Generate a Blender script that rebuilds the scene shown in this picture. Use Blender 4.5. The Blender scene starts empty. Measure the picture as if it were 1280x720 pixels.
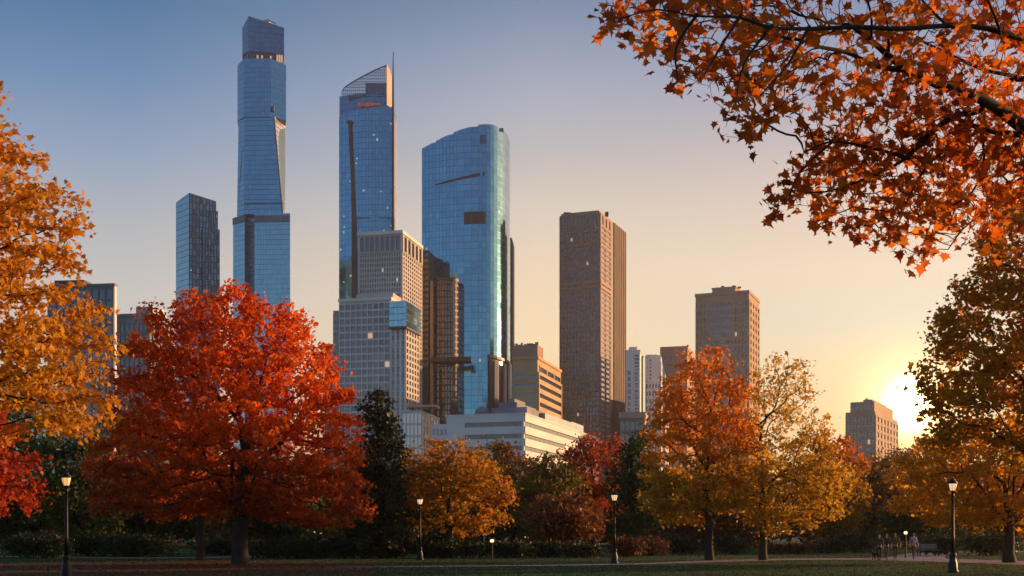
import bpy, bmesh, math, random
import numpy as np
from mathutils import Vector, Matrix
random.seed(7)
R = np.random.default_rng(11)
S = bpy.context.scene
COL = S.collection
F, CX, HY, EYE = 1500.0, 640.0, 667.0, 1.7        # focal length in photo pixels, centre column, horizon row, eye height

def X(px, d): return (px - CX) / F * d
def Z(py, d): return EYE + (HY - py) / F * d
def P(px, py, d): return np.array((X(px, d), d, Z(py, d)))

# ---------------------------------------------------------------- objects
def mesh_np(name, V, polys, mats, parent=None, mi=None, smooth=False):
    """V (n,3); polys list of arrays (m,k) of vertex ids; mi list of arrays (m,) material ids"""
    me = bpy.data.meshes.new(name)
    V = np.asarray(V, dtype=np.float32)
    me.vertices.add(len(V)); me.vertices.foreach_set('co', V.ravel())
    polys = [np.asarray(p, dtype=np.int32) for p in polys if len(p)]
    tot = np.concatenate([np.full(len(p), p.shape[1], dtype=np.int32) for p in polys])
    idx = np.concatenate([p.ravel() for p in polys])
    start = np.concatenate(([0], np.cumsum(tot)[:-1])).astype(np.int32)
    me.loops.add(len(idx)); me.loops.foreach_set('vertex_index', idx)
    me.polygons.add(len(tot)); me.polygons.foreach_set('loop_start', start)
    if mi is not None:
        me.polygons.foreach_set('material_index', np.concatenate([np.asarray(m, dtype=np.int32) for m in mi]))
    me.polygons.foreach_set('use_smooth', np.full(len(tot), bool(smooth)))
    for m in (mats if isinstance(mats, (list, tuple)) else [mats]): me.materials.append(m)
    me.update(calc_edges=True); me.validate()
    o = bpy.data.objects.new(name, me); COL.objects.link(o)
    if parent is not None:
        o.parent = parent
        if parent.parent is None: o.matrix_parent_inverse = parent.matrix_basis.inverted()
    return o

class MB:
    def __init__(s): s.v = []; s.p = {}; s.n = 0
    def add(s, V, faces, m=0):
        V = np.asarray(V, dtype=float); s.v.append(V)
        for f in faces: s.p.setdefault(len(f), []).append(([i + s.n for i in f], m))
        s.n += len(V)
    def hexa(s, c8, m=0):
        s.add(c8, [(0,3,2,1),(4,5,6,7),(0,1,5,4),(1,2,6,5),(2,3,7,6),(3,0,4,7)], m)
    def box(s, x0, x1, y0, y1, z0, z1, m=0):
        s.hexa([(x0,y0,z0),(x1,y0,z0),(x1,y1,z0),(x0,y1,z0),(x0,y0,z1),(x1,y0,z1),(x1,y1,z1),(x0,y1,z1)], m)
    def prism(s, fp, z0, z1, m=0):
        n = len(fp); z1 = z1 if hasattr(z1, '__len__') else [z1]*n; z0 = z0 if hasattr(z0, '__len__') else [z0]*n
        V = [(p[0], p[1], z0[i]) for i, p in enumerate(fp)] + [(p[0], p[1], z1[i]) for i, p in enumerate(fp)]
        s.add(V, [tuple(range(n))[::-1], tuple(range(n, 2*n))] + [(i, (i+1) % n, n+(i+1) % n, n+i) for i in range(n)], m)
    def slab(s, a, b, nrm, t0, t1, z0, z1, m=0):
        """box on the wall line a->b (2D), from offset t0 to t1 along nrm"""
        a = np.asarray(a, float); b = np.asarray(b, float); q = np.asarray(nrm, float)
        c = [a+q*t1, b+q*t1, b+q*t0, a+q*t0]
        s.hexa([(p[0],p[1],z0) for p in c]+[(p[0],p[1],z1) for p in c], m)
    def lathe(s, prof, c, n=16, m=0):
        V = []; F_ = []
        for r, z in prof:
            for k in range(n):
                a = 2*math.pi*k/n; V.append((c[0]+r*math.cos(a), c[1]+r*math.sin(a), c[2]+z))
        for i in range(len(prof)-1):
            for k in range(n):
                F_.append((i*n+k, i*n+(k+1) % n, (i+1)*n+(k+1) % n, (i+1)*n+k))
        F_.append(tuple(range(n))[::-1]); F_.append(tuple((len(prof)-1)*n+k for k in range(n)))
        s.add(V, F_, m)
    def tube(s, pts, rads, n=8, m=0):
        pts = [np.asarray(p, float) for p in pts]; V = []; F_ = []
        for i, p in enumerate(pts):
            d = pts[min(i+1, len(pts)-1)] - pts[max(i-1, 0)]; d /= np.linalg.norm(d)+1e-9
            a = np.cross(d, (0.3, 0.9, 0.31)); a /= np.linalg.norm(a); b = np.cross(d, a)
            for k in range(n):
                t = 2*math.pi*k/n; V.append(p + rads[i]*(a*math.cos(t)+b*math.sin(t)))
        for i in range(len(pts)-1):
            for k in range(n): F_.append((i*n+k, i*n+(k+1) % n, (i+1)*n+(k+1) % n, (i+1)*n+k))
        F_.append(tuple(range(n))[::-1]); F_.append(tuple((len(pts)-1)*n+k for k in range(n)))
        s.add(V, F_, m)
    def build(s, name, mats, parent=None, smooth=False):
        V = np.concatenate(s.v); polys = []; mi = []
        for k, L in s.p.items():
            polys.append(np.array([f for f, _ in L])); mi.append([m for _, m in L])
        return mesh_np(name, V, polys, mats, parent, mi, smooth)

def tag(o, label=None, cat=None, group=None, kind=None):
    if label: o['label'] = label
    if cat: o['category'] = cat
    if group: o['group'] = group
    if kind: o['kind'] = kind
    return o
def empty(name, loc):
    o = bpy.data.objects.new(name, None); COL.objects.link(o); o.location = loc; o.empty_display_size = .5
    return o

# ---------------------------------------------------------------- materials
def nt(m): m.use_nodes = True; return m.node_tree
def mat(name, col, rough=.8, metal=0., vary=.12, scale=.2, bump=0., emit=None, es=0., col2=None, spec=.5):
    m = bpy.data.materials.new(name); t = nt(m); b = t.nodes['Principled BSDF']
    b.inputs['Roughness'].default_value = rough; b.inputs['Metallic'].default_value = metal
    b.inputs['Specular IOR Level'].default_value = spec
    c = tuple(col)+(1,)
    if vary:
        g = t.nodes.new('ShaderNodeTexCoord')
        no = t.nodes.new('ShaderNodeTexNoise'); no.inputs['Scale'].default_value = scale; no.inputs['Detail'].default_value = 6
        t.links.new(g.outputs['Object'], no.inputs['Vector'])
        r = t.nodes.new('ShaderNodeValToRGB')
        c2 = tuple(col2)+(1,) if col2 else tuple(x*(1-vary*2) for x in col)+(1,)
        r.color_ramp.elements[0].position = .3; r.color_ramp.elements[1].position = .7
        r.color_ramp.elements[0].color = c2
        r.color_ramp.elements[1].color = c if col2 else tuple(min(1, x*(1+vary)) for x in col)+(1,)
        t.links.new(no.outputs['Fac'], r.inputs['Fac']); t.links.new(r.outputs['Color'], b.inputs['Base Color'])
        if bump:
            bp = t.nodes.new('ShaderNodeBump'); bp.inputs['Strength'].default_value = bump
            t.links.new(no.outputs['Fac'], bp.inputs['Height']); t.links.new(bp.outputs['Normal'], b.inputs['Normal'])
    else: b.inputs['Base Color'].default_value = c
    if emit:
        b.inputs['Emission Color'].default_value = tuple(emit)+(1,); b.inputs['Emission Strength'].default_value = es
    return m
def glassmat(name, c1, c2, rough=.08, metal=.9):
    m = bpy.data.materials.new(name); t = nt(m); b = t.nodes['Principled BSDF']
    g = t.nodes.new('ShaderNodeNewGeometry'); r = t.nodes.new('ShaderNodeValToRGB')
    r.color_ramp.elements[0].color = tuple(c1)+(1,); r.color_ramp.elements[1].color = tuple(c2)+(1,)
    t.links.new(g.outputs['Random Per Island'], r.inputs['Fac']); t.links.new(r.outputs['Color'], b.inputs['Base Color'])
    b.inputs['Metallic'].default_value = metal; b.inputs['Roughness'].default_value = rough
    b.inputs['Coat Weight'].default_value = 1; b.inputs['Coat IOR'].default_value = 1.5; b.inputs['Coat Roughness'].default_value = .08
    return m
def leafmat(name, cols, accent=None, low=None, zr=(0, 1), nscale=.35, trans=.45):
    """cols: ramp colours picked per leaf and by a slow noise; accent/low: colour that turns with height: pigment (tops turn first), painted shade on the red maple"""
    m = bpy.data.materials.new(name); t = nt(m); N = t.nodes; L = t.links
    N.remove(N['Principled BSDF']); out = N['Material Output']
    g = N.new('ShaderNodeNewGeometry'); tc = N.new('ShaderNodeTexCoord')
    no = N.new('ShaderNodeTexNoise'); no.inputs['Scale'].default_value = nscale; no.inputs['Detail'].default_value = 3
    L.new(g.outputs['Position'], no.inputs['Vector'])
    mx = N.new('ShaderNodeMath'); mx.operation = 'MULTIPLY_ADD'; L.new(g.outputs['Random Per Island'], mx.inputs[0]); mx.inputs[1].default_value = .5
    m2 = N.new('ShaderNodeMath'); m2.operation = 'MULTIPLY_ADD'; L.new(no.outputs['Fac'], m2.inputs[0]); m2.inputs[1].default_value = 1.5; m2.inputs[2].default_value = -.5
    L.new(m2.outputs[0], mx.inputs[2])
    r = N.new('ShaderNodeValToRGB'); e = r.color_ramp.elements
    while len(e) < len(cols): e.new(.5)
    for i, c in enumerate(cols): e[i].position = i/(len(cols)-1); e[i].color = tuple(c)+(1,)
    L.new(mx.outputs[0], r.inputs['Fac']); colr = r.outputs['Color']
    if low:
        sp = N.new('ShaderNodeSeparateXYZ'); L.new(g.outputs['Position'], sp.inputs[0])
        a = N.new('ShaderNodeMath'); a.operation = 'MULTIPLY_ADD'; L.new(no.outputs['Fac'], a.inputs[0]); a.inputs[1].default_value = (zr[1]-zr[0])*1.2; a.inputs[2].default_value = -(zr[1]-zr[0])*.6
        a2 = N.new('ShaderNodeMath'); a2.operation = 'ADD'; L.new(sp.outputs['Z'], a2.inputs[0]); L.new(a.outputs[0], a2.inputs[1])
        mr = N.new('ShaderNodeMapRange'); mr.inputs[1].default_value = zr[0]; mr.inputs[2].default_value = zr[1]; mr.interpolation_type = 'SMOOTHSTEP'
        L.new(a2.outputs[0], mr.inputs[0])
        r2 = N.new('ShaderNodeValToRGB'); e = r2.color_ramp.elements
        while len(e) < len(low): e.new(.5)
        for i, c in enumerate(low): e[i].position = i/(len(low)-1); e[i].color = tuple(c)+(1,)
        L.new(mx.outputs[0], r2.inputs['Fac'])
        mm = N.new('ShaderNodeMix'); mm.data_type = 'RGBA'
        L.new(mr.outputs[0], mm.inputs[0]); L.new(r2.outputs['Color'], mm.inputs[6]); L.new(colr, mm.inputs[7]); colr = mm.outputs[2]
    d = N.new('ShaderNodeBsdfPrincipled'); d.inputs['Roughness'].default_value = .55; d.inputs['Specular IOR Level'].default_value = .25; L.new(colr, d.inputs['Base Color'])
    tr = N.new('ShaderNodeBsdfTranslucent'); L.new(colr, tr.inputs['Color'])
    ms = N.new('ShaderNodeMixShader'); ms.inputs[0].default_value = trans
    L.new(d.outputs[0], ms.inputs[1]); L.new(tr.outputs[0], ms.inputs[2]); L.new(ms.outputs[0], out.inputs['Surface'])
    return m

# ---------------------------------------------------------------- camera, sky, sun, air
cam = bpy.data.cameras.new('camera'); co = bpy.data.objects.new('camera', cam); COL.objects.link(co)
cam.sensor_width = 36; cam.lens = F/1280*36; cam.shift_y = (HY-360)/1280; cam.clip_end = 20000; cam.clip_start = .05
co.location = (0, 0, EYE); co.rotation_euler = (math.radians(90), 0, 0); S.camera = co
SUN = Vector((500, 1500, 162)).normalized()
AZ = math.atan2(SUN.x, SUN.y); EL = math.asin(SUN.z)
LAZ, LEL = 65, 8.0
sl = bpy.data.lights.new('sun', 'SUN'); so = bpy.data.objects.new('sun', sl); COL.objects.link(so)
sl.energy = 5.0; sl.angle = math.radians(.6); sl.color = (1, .55, .24)
LAMP = Vector((math.sin(math.radians(LAZ)), math.cos(math.radians(LAZ)), math.tan(math.radians(LEL)))).normalized()
so.rotation_euler = (-LAMP).to_track_quat('-Z', 'Y').to_euler(); so.location = (60, 100, 60)

def build_world():
    w = bpy.data.worlds.new('World'); S.world = w; w.use_nodes = True; t = w.node_tree; N = t.nodes; L = t.links
    bg = N['Background']; out = N['World Output']
    def math_(op, a, b=None, c=None, clamp=False):
        n = N.new('ShaderNodeMath'); n.operation = op; n.use_clamp = clamp
        for i, v in enumerate((a, b, c)):
            if v is None: continue
            if isinstance(v, (int, float)): n.inputs[i].default_value = v
            else: L.new(v, n.inputs[i])
        return n.outputs[0]
    def vm(op, a, b):
        n = N.new('ShaderNodeVectorMath'); n.operation = op
        for i, v in enumerate((a, b)):
            if isinstance(v, tuple): n.inputs[i].default_value = v
            else: L.new(v, n.inputs[i])
        return n
    def ramp(f, stops):
        n = N.new('ShaderNodeValToRGB'); e = n.color_ramp.elements; n.color_ramp.interpolation = 'EASE' if 0 else 'LINEAR'
        while len(e) < len(stops): e.new(.5)
        for i, (p, c) in enumerate(stops): e[i].position = p; e[i].color = tuple(c)+(1,)
        L.new(f, n.inputs[0]); return n.outputs[0]
    def mixc(f, a, b, mode='MIX'):
        n = N.new('ShaderNodeMix'); n.data_type = 'RGBA'; n.blend_type = mode; n.clamp_factor = True
        for i, v in ((0, f), (6, a), (7, b)):
            if isinstance(v, (int, float)): n.inputs[i].default_value = v
            elif isinstance(v, tuple): n.inputs[i].default_value = v+(1,)
            else: L.new(v, n.inputs[i])
        return n.outputs[2]
    sky = N.new('ShaderNodeTexSky'); sky.sky_type = 'NISHITA'; sky.sun_disc = False
    sky.sun_elevation = math.radians(LEL); sky.sun_rotation = math.radians(LAZ); sky.air_density = 1.0; sky.dust_density = .3; sky.ozone_density = 3.0; sky.altitude = 20
    tc = N.new('ShaderNodeTexCoord'); d = vm('NORMALIZE', tc.outputs['Generated'], (0, 0, 0)).outputs[0]
    c = vm('DOT_PRODUCT', d, tuple(SUN)).outputs['Value']
    sp = N.new('ShaderNodeSeparateXYZ'); L.new(d, sp.inputs[0]); z = sp.outputs['Z']
    flat = vm('NORMALIZE', vm('MULTIPLY', d, (1, 1, 0)).outputs[0], (0, 0, 0)).outputs[0]
    h = vm('DOT_PRODUCT', flat, (math.sin(AZ), math.cos(AZ), 0)).outputs['Value']
    ang = math_('DIVIDE', math_('ARCCOSINE', h), math.pi)            # 0 under the sun .. 1 opposite
    ze = math_('MULTIPLY', math_('MAXIMUM', z, 0.0), 1.0)
    top = [(.75, (.03,.08,.2)), (1, (.02,.05,.14))]
    warm = ramp(ze, [(0, (0.522,0.270,0.063)), (0.08, (0.580,0.300,0.070)), (0.136, (0.620,0.440,0.200)), (0.167, (0.559,0.475,0.319)), (0.208, (0.693,0.523,0.302)), (0.249, (0.642,0.455,0.293)), (0.294, (0.478,0.363,0.284)), (0.338, (0.261,0.242,0.277)), (0.389, (0.093,0.151,0.263)), (0.5, (0.070,0.120,0.210))]+top)
    mid = ramp(ze, [(0, (0.784,0.436,0.133)), (0.084, (0.871,0.485,0.148)), (0.156, (0.927,0.600,0.242)), (0.213, (0.837,0.579,0.307)), (0.262, (0.669,0.519,0.351)), (0.303, (0.475,0.401,0.337)), (0.337, (0.367,0.349,0.373)), (0.372, (0.244,0.264,0.331)), (0.406, (0.128,0.169,0.251)), (0.5, (0.060,0.110,0.200))]+top)
    cool = ramp(ze, [(0, (0.537,0.350,0.226)), (0.08, (0.597,0.389,0.251)), (0.137, (0.601,0.449,0.310)), (0.185, (0.565,0.471,0.371)), (0.236, (0.434,0.399,0.368)), (0.29, (0.238,0.292,0.397)), (0.342, (0.099,0.185,0.330)), (0.39, (0.024,0.107,0.223)), (0.5, (0.020,0.080,0.170))]+top)
    anti = ramp(ze, ANTI)
    # the band to the right of the sun stays warm, the left side cools
    cr = vm('DOT_PRODUCT', flat, (math.cos(AZ), -math.sin(AZ), 0)).outputs['Value']
    left = N.new('ShaderNodeMapRange'); L.new(cr, left.inputs[0]); left.inputs[1].default_value = 0; left.inputs[2].default_value = -.02
    al = math_('MULTIPLY', ang, left.outputs[0])
    m1 = N.new('ShaderNodeMapRange'); L.new(al, m1.inputs[0]); m1.inputs[1].default_value = 0; m1.inputs[2].default_value = .096
    m2 = N.new('ShaderNodeMapRange'); L.new(al, m2.inputs[0]); m2.inputs[1].default_value = .096; m2.inputs[2].default_value = .2
    a = mixc(m1.outputs[0], warm, mid); a = mixc(m2.outputs[0], a, cool)
    bk = N.new('ShaderNodeMapRange'); L.new(ang, bk.inputs[0]); bk.inputs[1].default_value = .34; bk.inputs[2].default_value = .62; bk.interpolation_type = 'SMOOTHSTEP'
    a = mixc(bk.outputs[0], a, anti)
    def gl(n_, col):
        p = math_('POWER', math_('MAXIMUM', c, 0.0), float(n_))
        q = N.new('ShaderNodeVectorMath'); q.operation = 'SCALE'; q.inputs[0].default_value = col; L.new(p, q.inputs['Scale']); return q.outputs[0]
    g = vm('ADD', gl(110, (.14,.07,.0)), gl(500, (.30,.22,.03))).outputs[0]
    g = vm('ADD', g, gl(2500, (1.6,1.0,.35))).outputs[0]
    g = vm('ADD', g, gl(9000, (9.,7.,3.))).outputs[0]
    # broad warm band added low right, beyond the frame, to light right-hand faces
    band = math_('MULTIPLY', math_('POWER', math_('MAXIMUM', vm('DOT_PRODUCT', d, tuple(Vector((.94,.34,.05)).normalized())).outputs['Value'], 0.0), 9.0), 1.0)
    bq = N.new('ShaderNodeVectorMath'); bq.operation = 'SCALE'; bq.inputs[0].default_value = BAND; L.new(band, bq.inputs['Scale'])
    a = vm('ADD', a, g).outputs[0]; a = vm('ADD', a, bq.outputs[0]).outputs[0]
    # below the horizon: dim
    dn = N.new('ShaderNodeMapRange'); L.new(z, dn.inputs[0]); dn.inputs[1].default_value = 0; dn.inputs[2].default_value = -.03
    a = mixc(dn.outputs[0], a, (.05,.04,.03))
    L.new(a, bg.inputs['Color']); bg.inputs['Strength'].default_value = GRAD
    b2 = N.new('ShaderNodeBackground'); L.new(sky.outputs[0], b2.inputs['Color']); b2.inputs['Strength'].default_value = SKY
    ad = N.new('ShaderNodeAddShader'); L.new(bg.outputs[0], ad.inputs[0]); L.new(b2.outputs[0], ad.inputs[1]); L.new(ad.outputs[0], out.inputs['Surface'])
    w.cycles.sampling_method = 'MANUAL'; w.cycles.sample_map_resolution = 1024
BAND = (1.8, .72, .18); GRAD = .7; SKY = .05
ANTI = [(0, (.46,.40,.39)), (.06, (.44,.44,.48)), (.13, (.27,.37,.47)), (.20, (.13,.26,.41)), (.28, (.06,.18,.34)), (.4, (.04,.14,.30)), (.75, (.03,.08,.2)), (1, (.03,.07,.18))]
build_world()
HAZE = .00010
def build_haze():
    m = bpy.data.materials.new('haze'); t = nt(m); t.nodes.remove(t.nodes['Principled BSDF'])
    v = t.nodes.new('ShaderNodeVolumePrincipled'); v.inputs['Density'].default_value = HAZE; v.inputs['Anisotropy'].default_value = .6
    v.inputs['Color'].default_value = (1, .90, .80, 1)
    t.links.new(v.outputs[0], t.nodes['Material Output'].inputs['Volume'])
    b = MB(); b.box(-1200, 1200, -60, 1500, -1.5, 470); o = b.build('haze', m); tag(o, kind='stuff')
if HAZE: build_haze()
S.view_settings.view_transform = 'Standard'; S.view_settings.look = 'None'; S.view_settings.exposure = .5; S.view_settings.gamma = 1
S.render.engine = 'CYCLES'; c_ = S.cycles
c_.max_bounces = 6; c_.diffuse_bounces = 2; c_.glossy_bounces = 3; c_.transmission_bounces = 3; c_.volume_bounces = 0; c_.transparent_max_bounces = 4
c_.use_denoising = True; c_.denoiser = 'OPENIMAGEDENOISE'; c_.sample_clamp_indirect = 4; c_.caustics_reflective = False; c_.caustics_refractive = False

# ---------------------------------------------------------------- foliage machinery
def in_poly(px, py, poly):
    n = len(poly); ins = np.zeros(len(px), bool); j = n-1
    for i in range(n):
        xi, yi = poly[i]; xj, yj = poly[j]
        cnd = ((yi > py) != (yj > py)) & (px < (xj-xi)*(py-yi)/(yj-yi+1e-12)+xi)
        ins ^= cnd; j = i
    return ins
def edge_dist(px, py, poly):
    d = np.full(len(px), 1e9); n = len(poly)
    for i in range(n):
        a = np.array(poly[i], float); b = np.array(poly[(i+1) % n], float); ab = b-a
        t = np.clip(((px-a[0])*ab[0]+(py-a[1])*ab[1])/(ab@ab+1e-9), 0, 1)
        d = np.minimum(d, np.hypot(px-a[0]-t*ab[0], py-a[1]-t*ab[1]))
    return d
def noise3(p, seed, freq):
    r = np.random.default_rng(seed); s = np.zeros(len(p))
    for k in range(7):
        w = r.normal(size=3); w /= np.linalg.norm(w); s += np.sin(p @ w*freq*(1+.35*k)+r.uniform(0, 6.28))/(1+.35*k)
    return s/2.2
def crown_points(poly, d, n, deep, seed, freq=1.2, thr=-.35, shell=.0, flat=1.0):
    """points in the volume whose outline is poly (photo px at distance d), thickness grows with distance from the edge"""
    r = np.random.default_rng(seed); pl = np.array(poly, float); lo = pl.min(0); hi = pl.max(0); out = []
    tot = 0; R0 = .5*min(hi-lo)
    while tot < n:
        k = n*4; px = r.uniform(lo[0], hi[0], k); py = r.uniform(lo[1], hi[1], k)
        q = in_poly(px, py, poly); px = px[q]; py = py[q]
        e = np.clip(edge_dist(px, py, poly)/R0, 0, 1); th = np.sqrt(np.maximum(1-(1-e)**2, .01))   # elliptical section
        u = r.uniform(-1, 1, len(px)); keep = r.uniform(size=len(px)) < th
        px, py, u, th, e = px[keep], py[keep], u[keep], th[keep], e[keep]
        y = d+u*th*deep; s = y/d
        p = np.stack((X(px, d)+0*y, y, Z(py, d)), 1)            # parallel, not conical: real volume about the plane at d
        m = noise3(p*np.array((1, 1, flat)), seed+5, freq) > thr
        if shell: m &= (np.maximum(np.abs(u), 1-e*1.0) > shell*r.uniform(.3, 1, len(u)))
        p = p[m]; out.append(p); tot += len(p)
    return np.concatenate(out)[:n]
def colonize(attr, nodes, par, step, kill, iters=160, seed=1, jitter=.25, up=.05):
    r = np.random.default_rng(seed)
    nodes = [np.array(p, float) for p in nodes]; par = list(par)
    A = attr.copy(); M = np.array(nodes)
    D = np.full(len(A), 1e18); I = np.zeros(len(A), int)
    for s in range(0, len(M), 64):
        dd = ((A[:, None]-M[None, s:s+64])**2).sum(2); j = dd.argmin(1); v = dd[np.arange(len(A)), j]; u = v < D; D[u] = v[u]; I[u] = j[u]+s
    made = {}
    for it in range(iters):
        live = D > kill*kill
        A = A[live]; D = D[live]; I = I[live]
        if len(A) < 3: break
        cur = np.array(nodes); vec = A-cur[I]; vec /= np.linalg.norm(vec, axis=1)[:, None]
        ids = np.unique(I); acc = np.zeros((len(nodes), 3)); np.add.at(acc, I, vec)
        new = []
        for i in ids:
            v = acc[i]; l = np.linalg.norm(v)
            if l < 1e-6: v = r.normal(size=3); l = np.linalg.norm(v)
            v = v/l+r.normal(size=3)*jitter+np.array((0, 0, up)); v /= np.linalg.norm(v)
            k = made.get(i, 0)
            if k > 3: continue
            made[i] = k+1
            nodes.append(nodes[i]+v*step); par.append(i); new.append(len(nodes)-1)
        if not new: break
        nn = np.array([nodes[i] for i in new])
        for s in range(0, len(nn), 64):
            dd = ((A[:, None]-nn[None, s:s+64])**2).sum(2); j = dd.argmin(1); v = dd[np.arange(len(A)), j]; u = v < D; D[u] = v[u]; I[u] = np.array(new)[s+j[u]]
        if len(nodes) > 9000: break
    return np.array(nodes), np.array(par)
def radii(par, r0, e):
    n = len(par); a = np.zeros(n); ch = np.zeros(n, int)
    for i in range(n-1, 0, -1):
        if par[i] >= 0: ch[par[i]] += 1
    for i in range(n-1, -1, -1):
        if ch[i] == 0: a[i] = r0**e
        if par[i] >= 0: a[par[i]] += a[i]
    return a**(1/e), ch
def branch_mesh(name, nodes, par, rad, m, parent, sides=6, rmin=0, bulge=0.):
    n = len(par); k = np.arange(sides)*2*math.pi/sides
    d = np.zeros((n, 3)); has = par >= 0; d[has] = nodes[has]-nodes[par[has]]; d[~has] = (0, 0, 1)
    l = np.linalg.norm(d, axis=1); d /= np.maximum(l, 1e-6)[:, None]
    # smooth direction at the node: ring at child's end uses own dir, ring at start uses parent's dir
    def ring(c, dr, r_):
        a = np.cross(dr, np.array((.21, .93, .3))); a /= np.linalg.norm(a, axis=1)[:, None]; b = np.cross(dr, a)
        return c[:, None]+r_[:, None, None]*(a[:, None]*np.cos(k)[None, :, None]+b[:, None]*np.sin(k)[None, :, None])
    idx = np.where(has & (rad > rmin))[0]; p = par[idx]
    rs = np.minimum(rad[p], rad[idx]*1.25)
    V0 = ring(nodes[p], d[idx]*.5+d[p]*.5, rs); V1 = ring(nodes[idx], d[idx], rad[idx])
    V = np.concatenate((V0, V1), 1).reshape(-1, 3); base = np.arange(len(idx))[:, None]*2*sides
    q = []
    for i in range(sides):
        j = (i+1) % sides; q.append(base+np.array([[i, j, sides+j, sides+i]]))
    return mesh_np(name, V, [np.concatenate(q)], m, parent, smooth=True)
LEAF_MAPLE = (np.array([(0,0),(.10,.12),(.42,.02),(.30,.22),(.56,.42),(.34,.44),(.28,.50),(.20,.66),(.14,.62),(0,1.0),(-.14,.62),(-.20,.66),(-.28,.50),(-.34,.44),(-.56,.42),(-.30,.22),(-.42,.02),(-.10,.12)])*1.0,
              )
def leaf_template(kind):
    if kind == 'maple':
        o = LEAF_MAPLE[0]; c = np.array([(0, .36)]); P2 = np.concatenate((c, o)); n = len(o)
        zz = -.22*np.abs(P2[:, 0])**1.2-.10*(P2[:, 1]-.4)**2*2
        V = np.stack((P2[:, 0], P2[:, 1]-.1, zz), 1)
        return V, [np.array([(0, 1+i, 1+(i+1) % n) for i in range(n)])]
    if kind == 'lobed':   # 5 point leaf for middle distance
        o = np.array([(0,0),(.38,.10),(.50,.48),(.2,.55),(0,1.),(-.2,.55),(-.50,.48),(-.38,.10)]); zz = -.2*np.abs(o[:, 0])
        V = np.stack((o[:, 0], o[:, 1]-.1, zz), 1)
        return V, [np.array([(0,1,2,3),(0,3,4,5),(0,5,6,7)])]
    V = np.array([(0,0,0),(.36,.45,-.10),(0,1,0),(-.36,.45,-.10)])
    return V, [np.array([(0,1,2),(0,2,3)])]
def leaves(name, pos, size, m, parent, kind='far', seed=3, upb=.7, mi=None, sizevar=.3, droop=0.):
    r = np.random.default_rng(seed); V, Fc = leaf_template(kind); n = len(pos)
    nr = r.normal(size=(n, 3)); nr[:, 2] += upb; nr /= np.linalg.norm(nr, axis=1)[:, None]
    t = r.normal(size=(n, 3)); t[:, 2] -= droop; t -= (t*nr).sum(1)[:, None]*nr; t /= np.linalg.norm(t, axis=1)[:, None]
    s = np.cross(t, nr); sc = size*np.exp(r.normal(size=n)*sizevar)
    W = pos[:, None]+sc[:, None, None]*(V[None, :, 0:1]*s[:, None]+V[None, :, 1:2]*t[:, None]+V[None, :, 2:3]*nr[:, None])
    k = len(V); base = np.arange(n)[:, None, None]*k
    return mesh_np(name, W.reshape(-1, 3), [(base+f[None]).reshape(-1, f.shape[1]) for f in Fc], m, parent, smooth=True)
def leaf_positions(nodes, par, rad, r0, per, spread, seed, flat=.6, cut=2.2, thin=None):
    r = np.random.default_rng(seed); ids = np.where(rad < r0*cut)[0]
    if thin is not None: ids = ids[r.uniform(size=len(ids)) < thin(nodes[ids])]
    # along the twig: between parent and node, then a clump
    cnt = r.poisson(per, len(ids)); ii = np.repeat(ids, cnt); f = r.uniform(size=len(ii))[:, None]
    return nodes[ii]*f+nodes[par[ii]]*(1-f)+r.normal(size=(len(ii), 3))*np.array((spread, spread, spread*flat))

def seed_limbs(base, fork, height, spread, nl, seed, lean=(0, 0), trunk_r=None):
    """trunk polyline then limbs fanning out: starting skeleton"""
    r = np.random.default_rng(seed); nodes = [np.array(base, float)]; par = [-1]
    k = max(3, int(fork/.5)); base = np.array(base, float)
    for i in range(1, k+1):
        f = i/k; nodes.append(base+np.array((lean[0]*f*f+r.normal()*.03, lean[1]*f*f, fork*f))); par.append(len(nodes)-2)
    top = len(nodes)-1
    # leader
    cur = top; p = nodes[top].copy()
    L = (height-fork)*.55; m = max(3, int(L/.6))
    lead = []
    for i in range(m):
        p = p+np.array((r.normal()*.10, r.normal()*.10, L/m)); nodes.append(p.copy()); par.append(cur); cur = len(nodes)-1; lead.append(cur)
    for j in range(nl):
        az = j*2.4+r.uniform(-.3, .3); el = math.radians(r.uniform(28, 62)); f = j/max(1, nl-1)
        st = [top, top-1][j % 2] if f < .5 else lead[int((f-.5)*2*(len(lead)-1)*.7)]
        L = spread*r.uniform(.5, .75)*(1-.35*f); m = max(3, int(L/.6)); cur = st; p = nodes[st].copy(); e = el
        for i in range(m):
            e += r.normal()*.10+.04; az += r.normal()*.12
            p = p+L/m*np.array((math.cos(az)*math.cos(e), math.sin(az)*math.cos(e), math.sin(e)))
            nodes.append(p.copy()); par.append(cur); cur = len(nodes)-1
    return nodes, par

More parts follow.
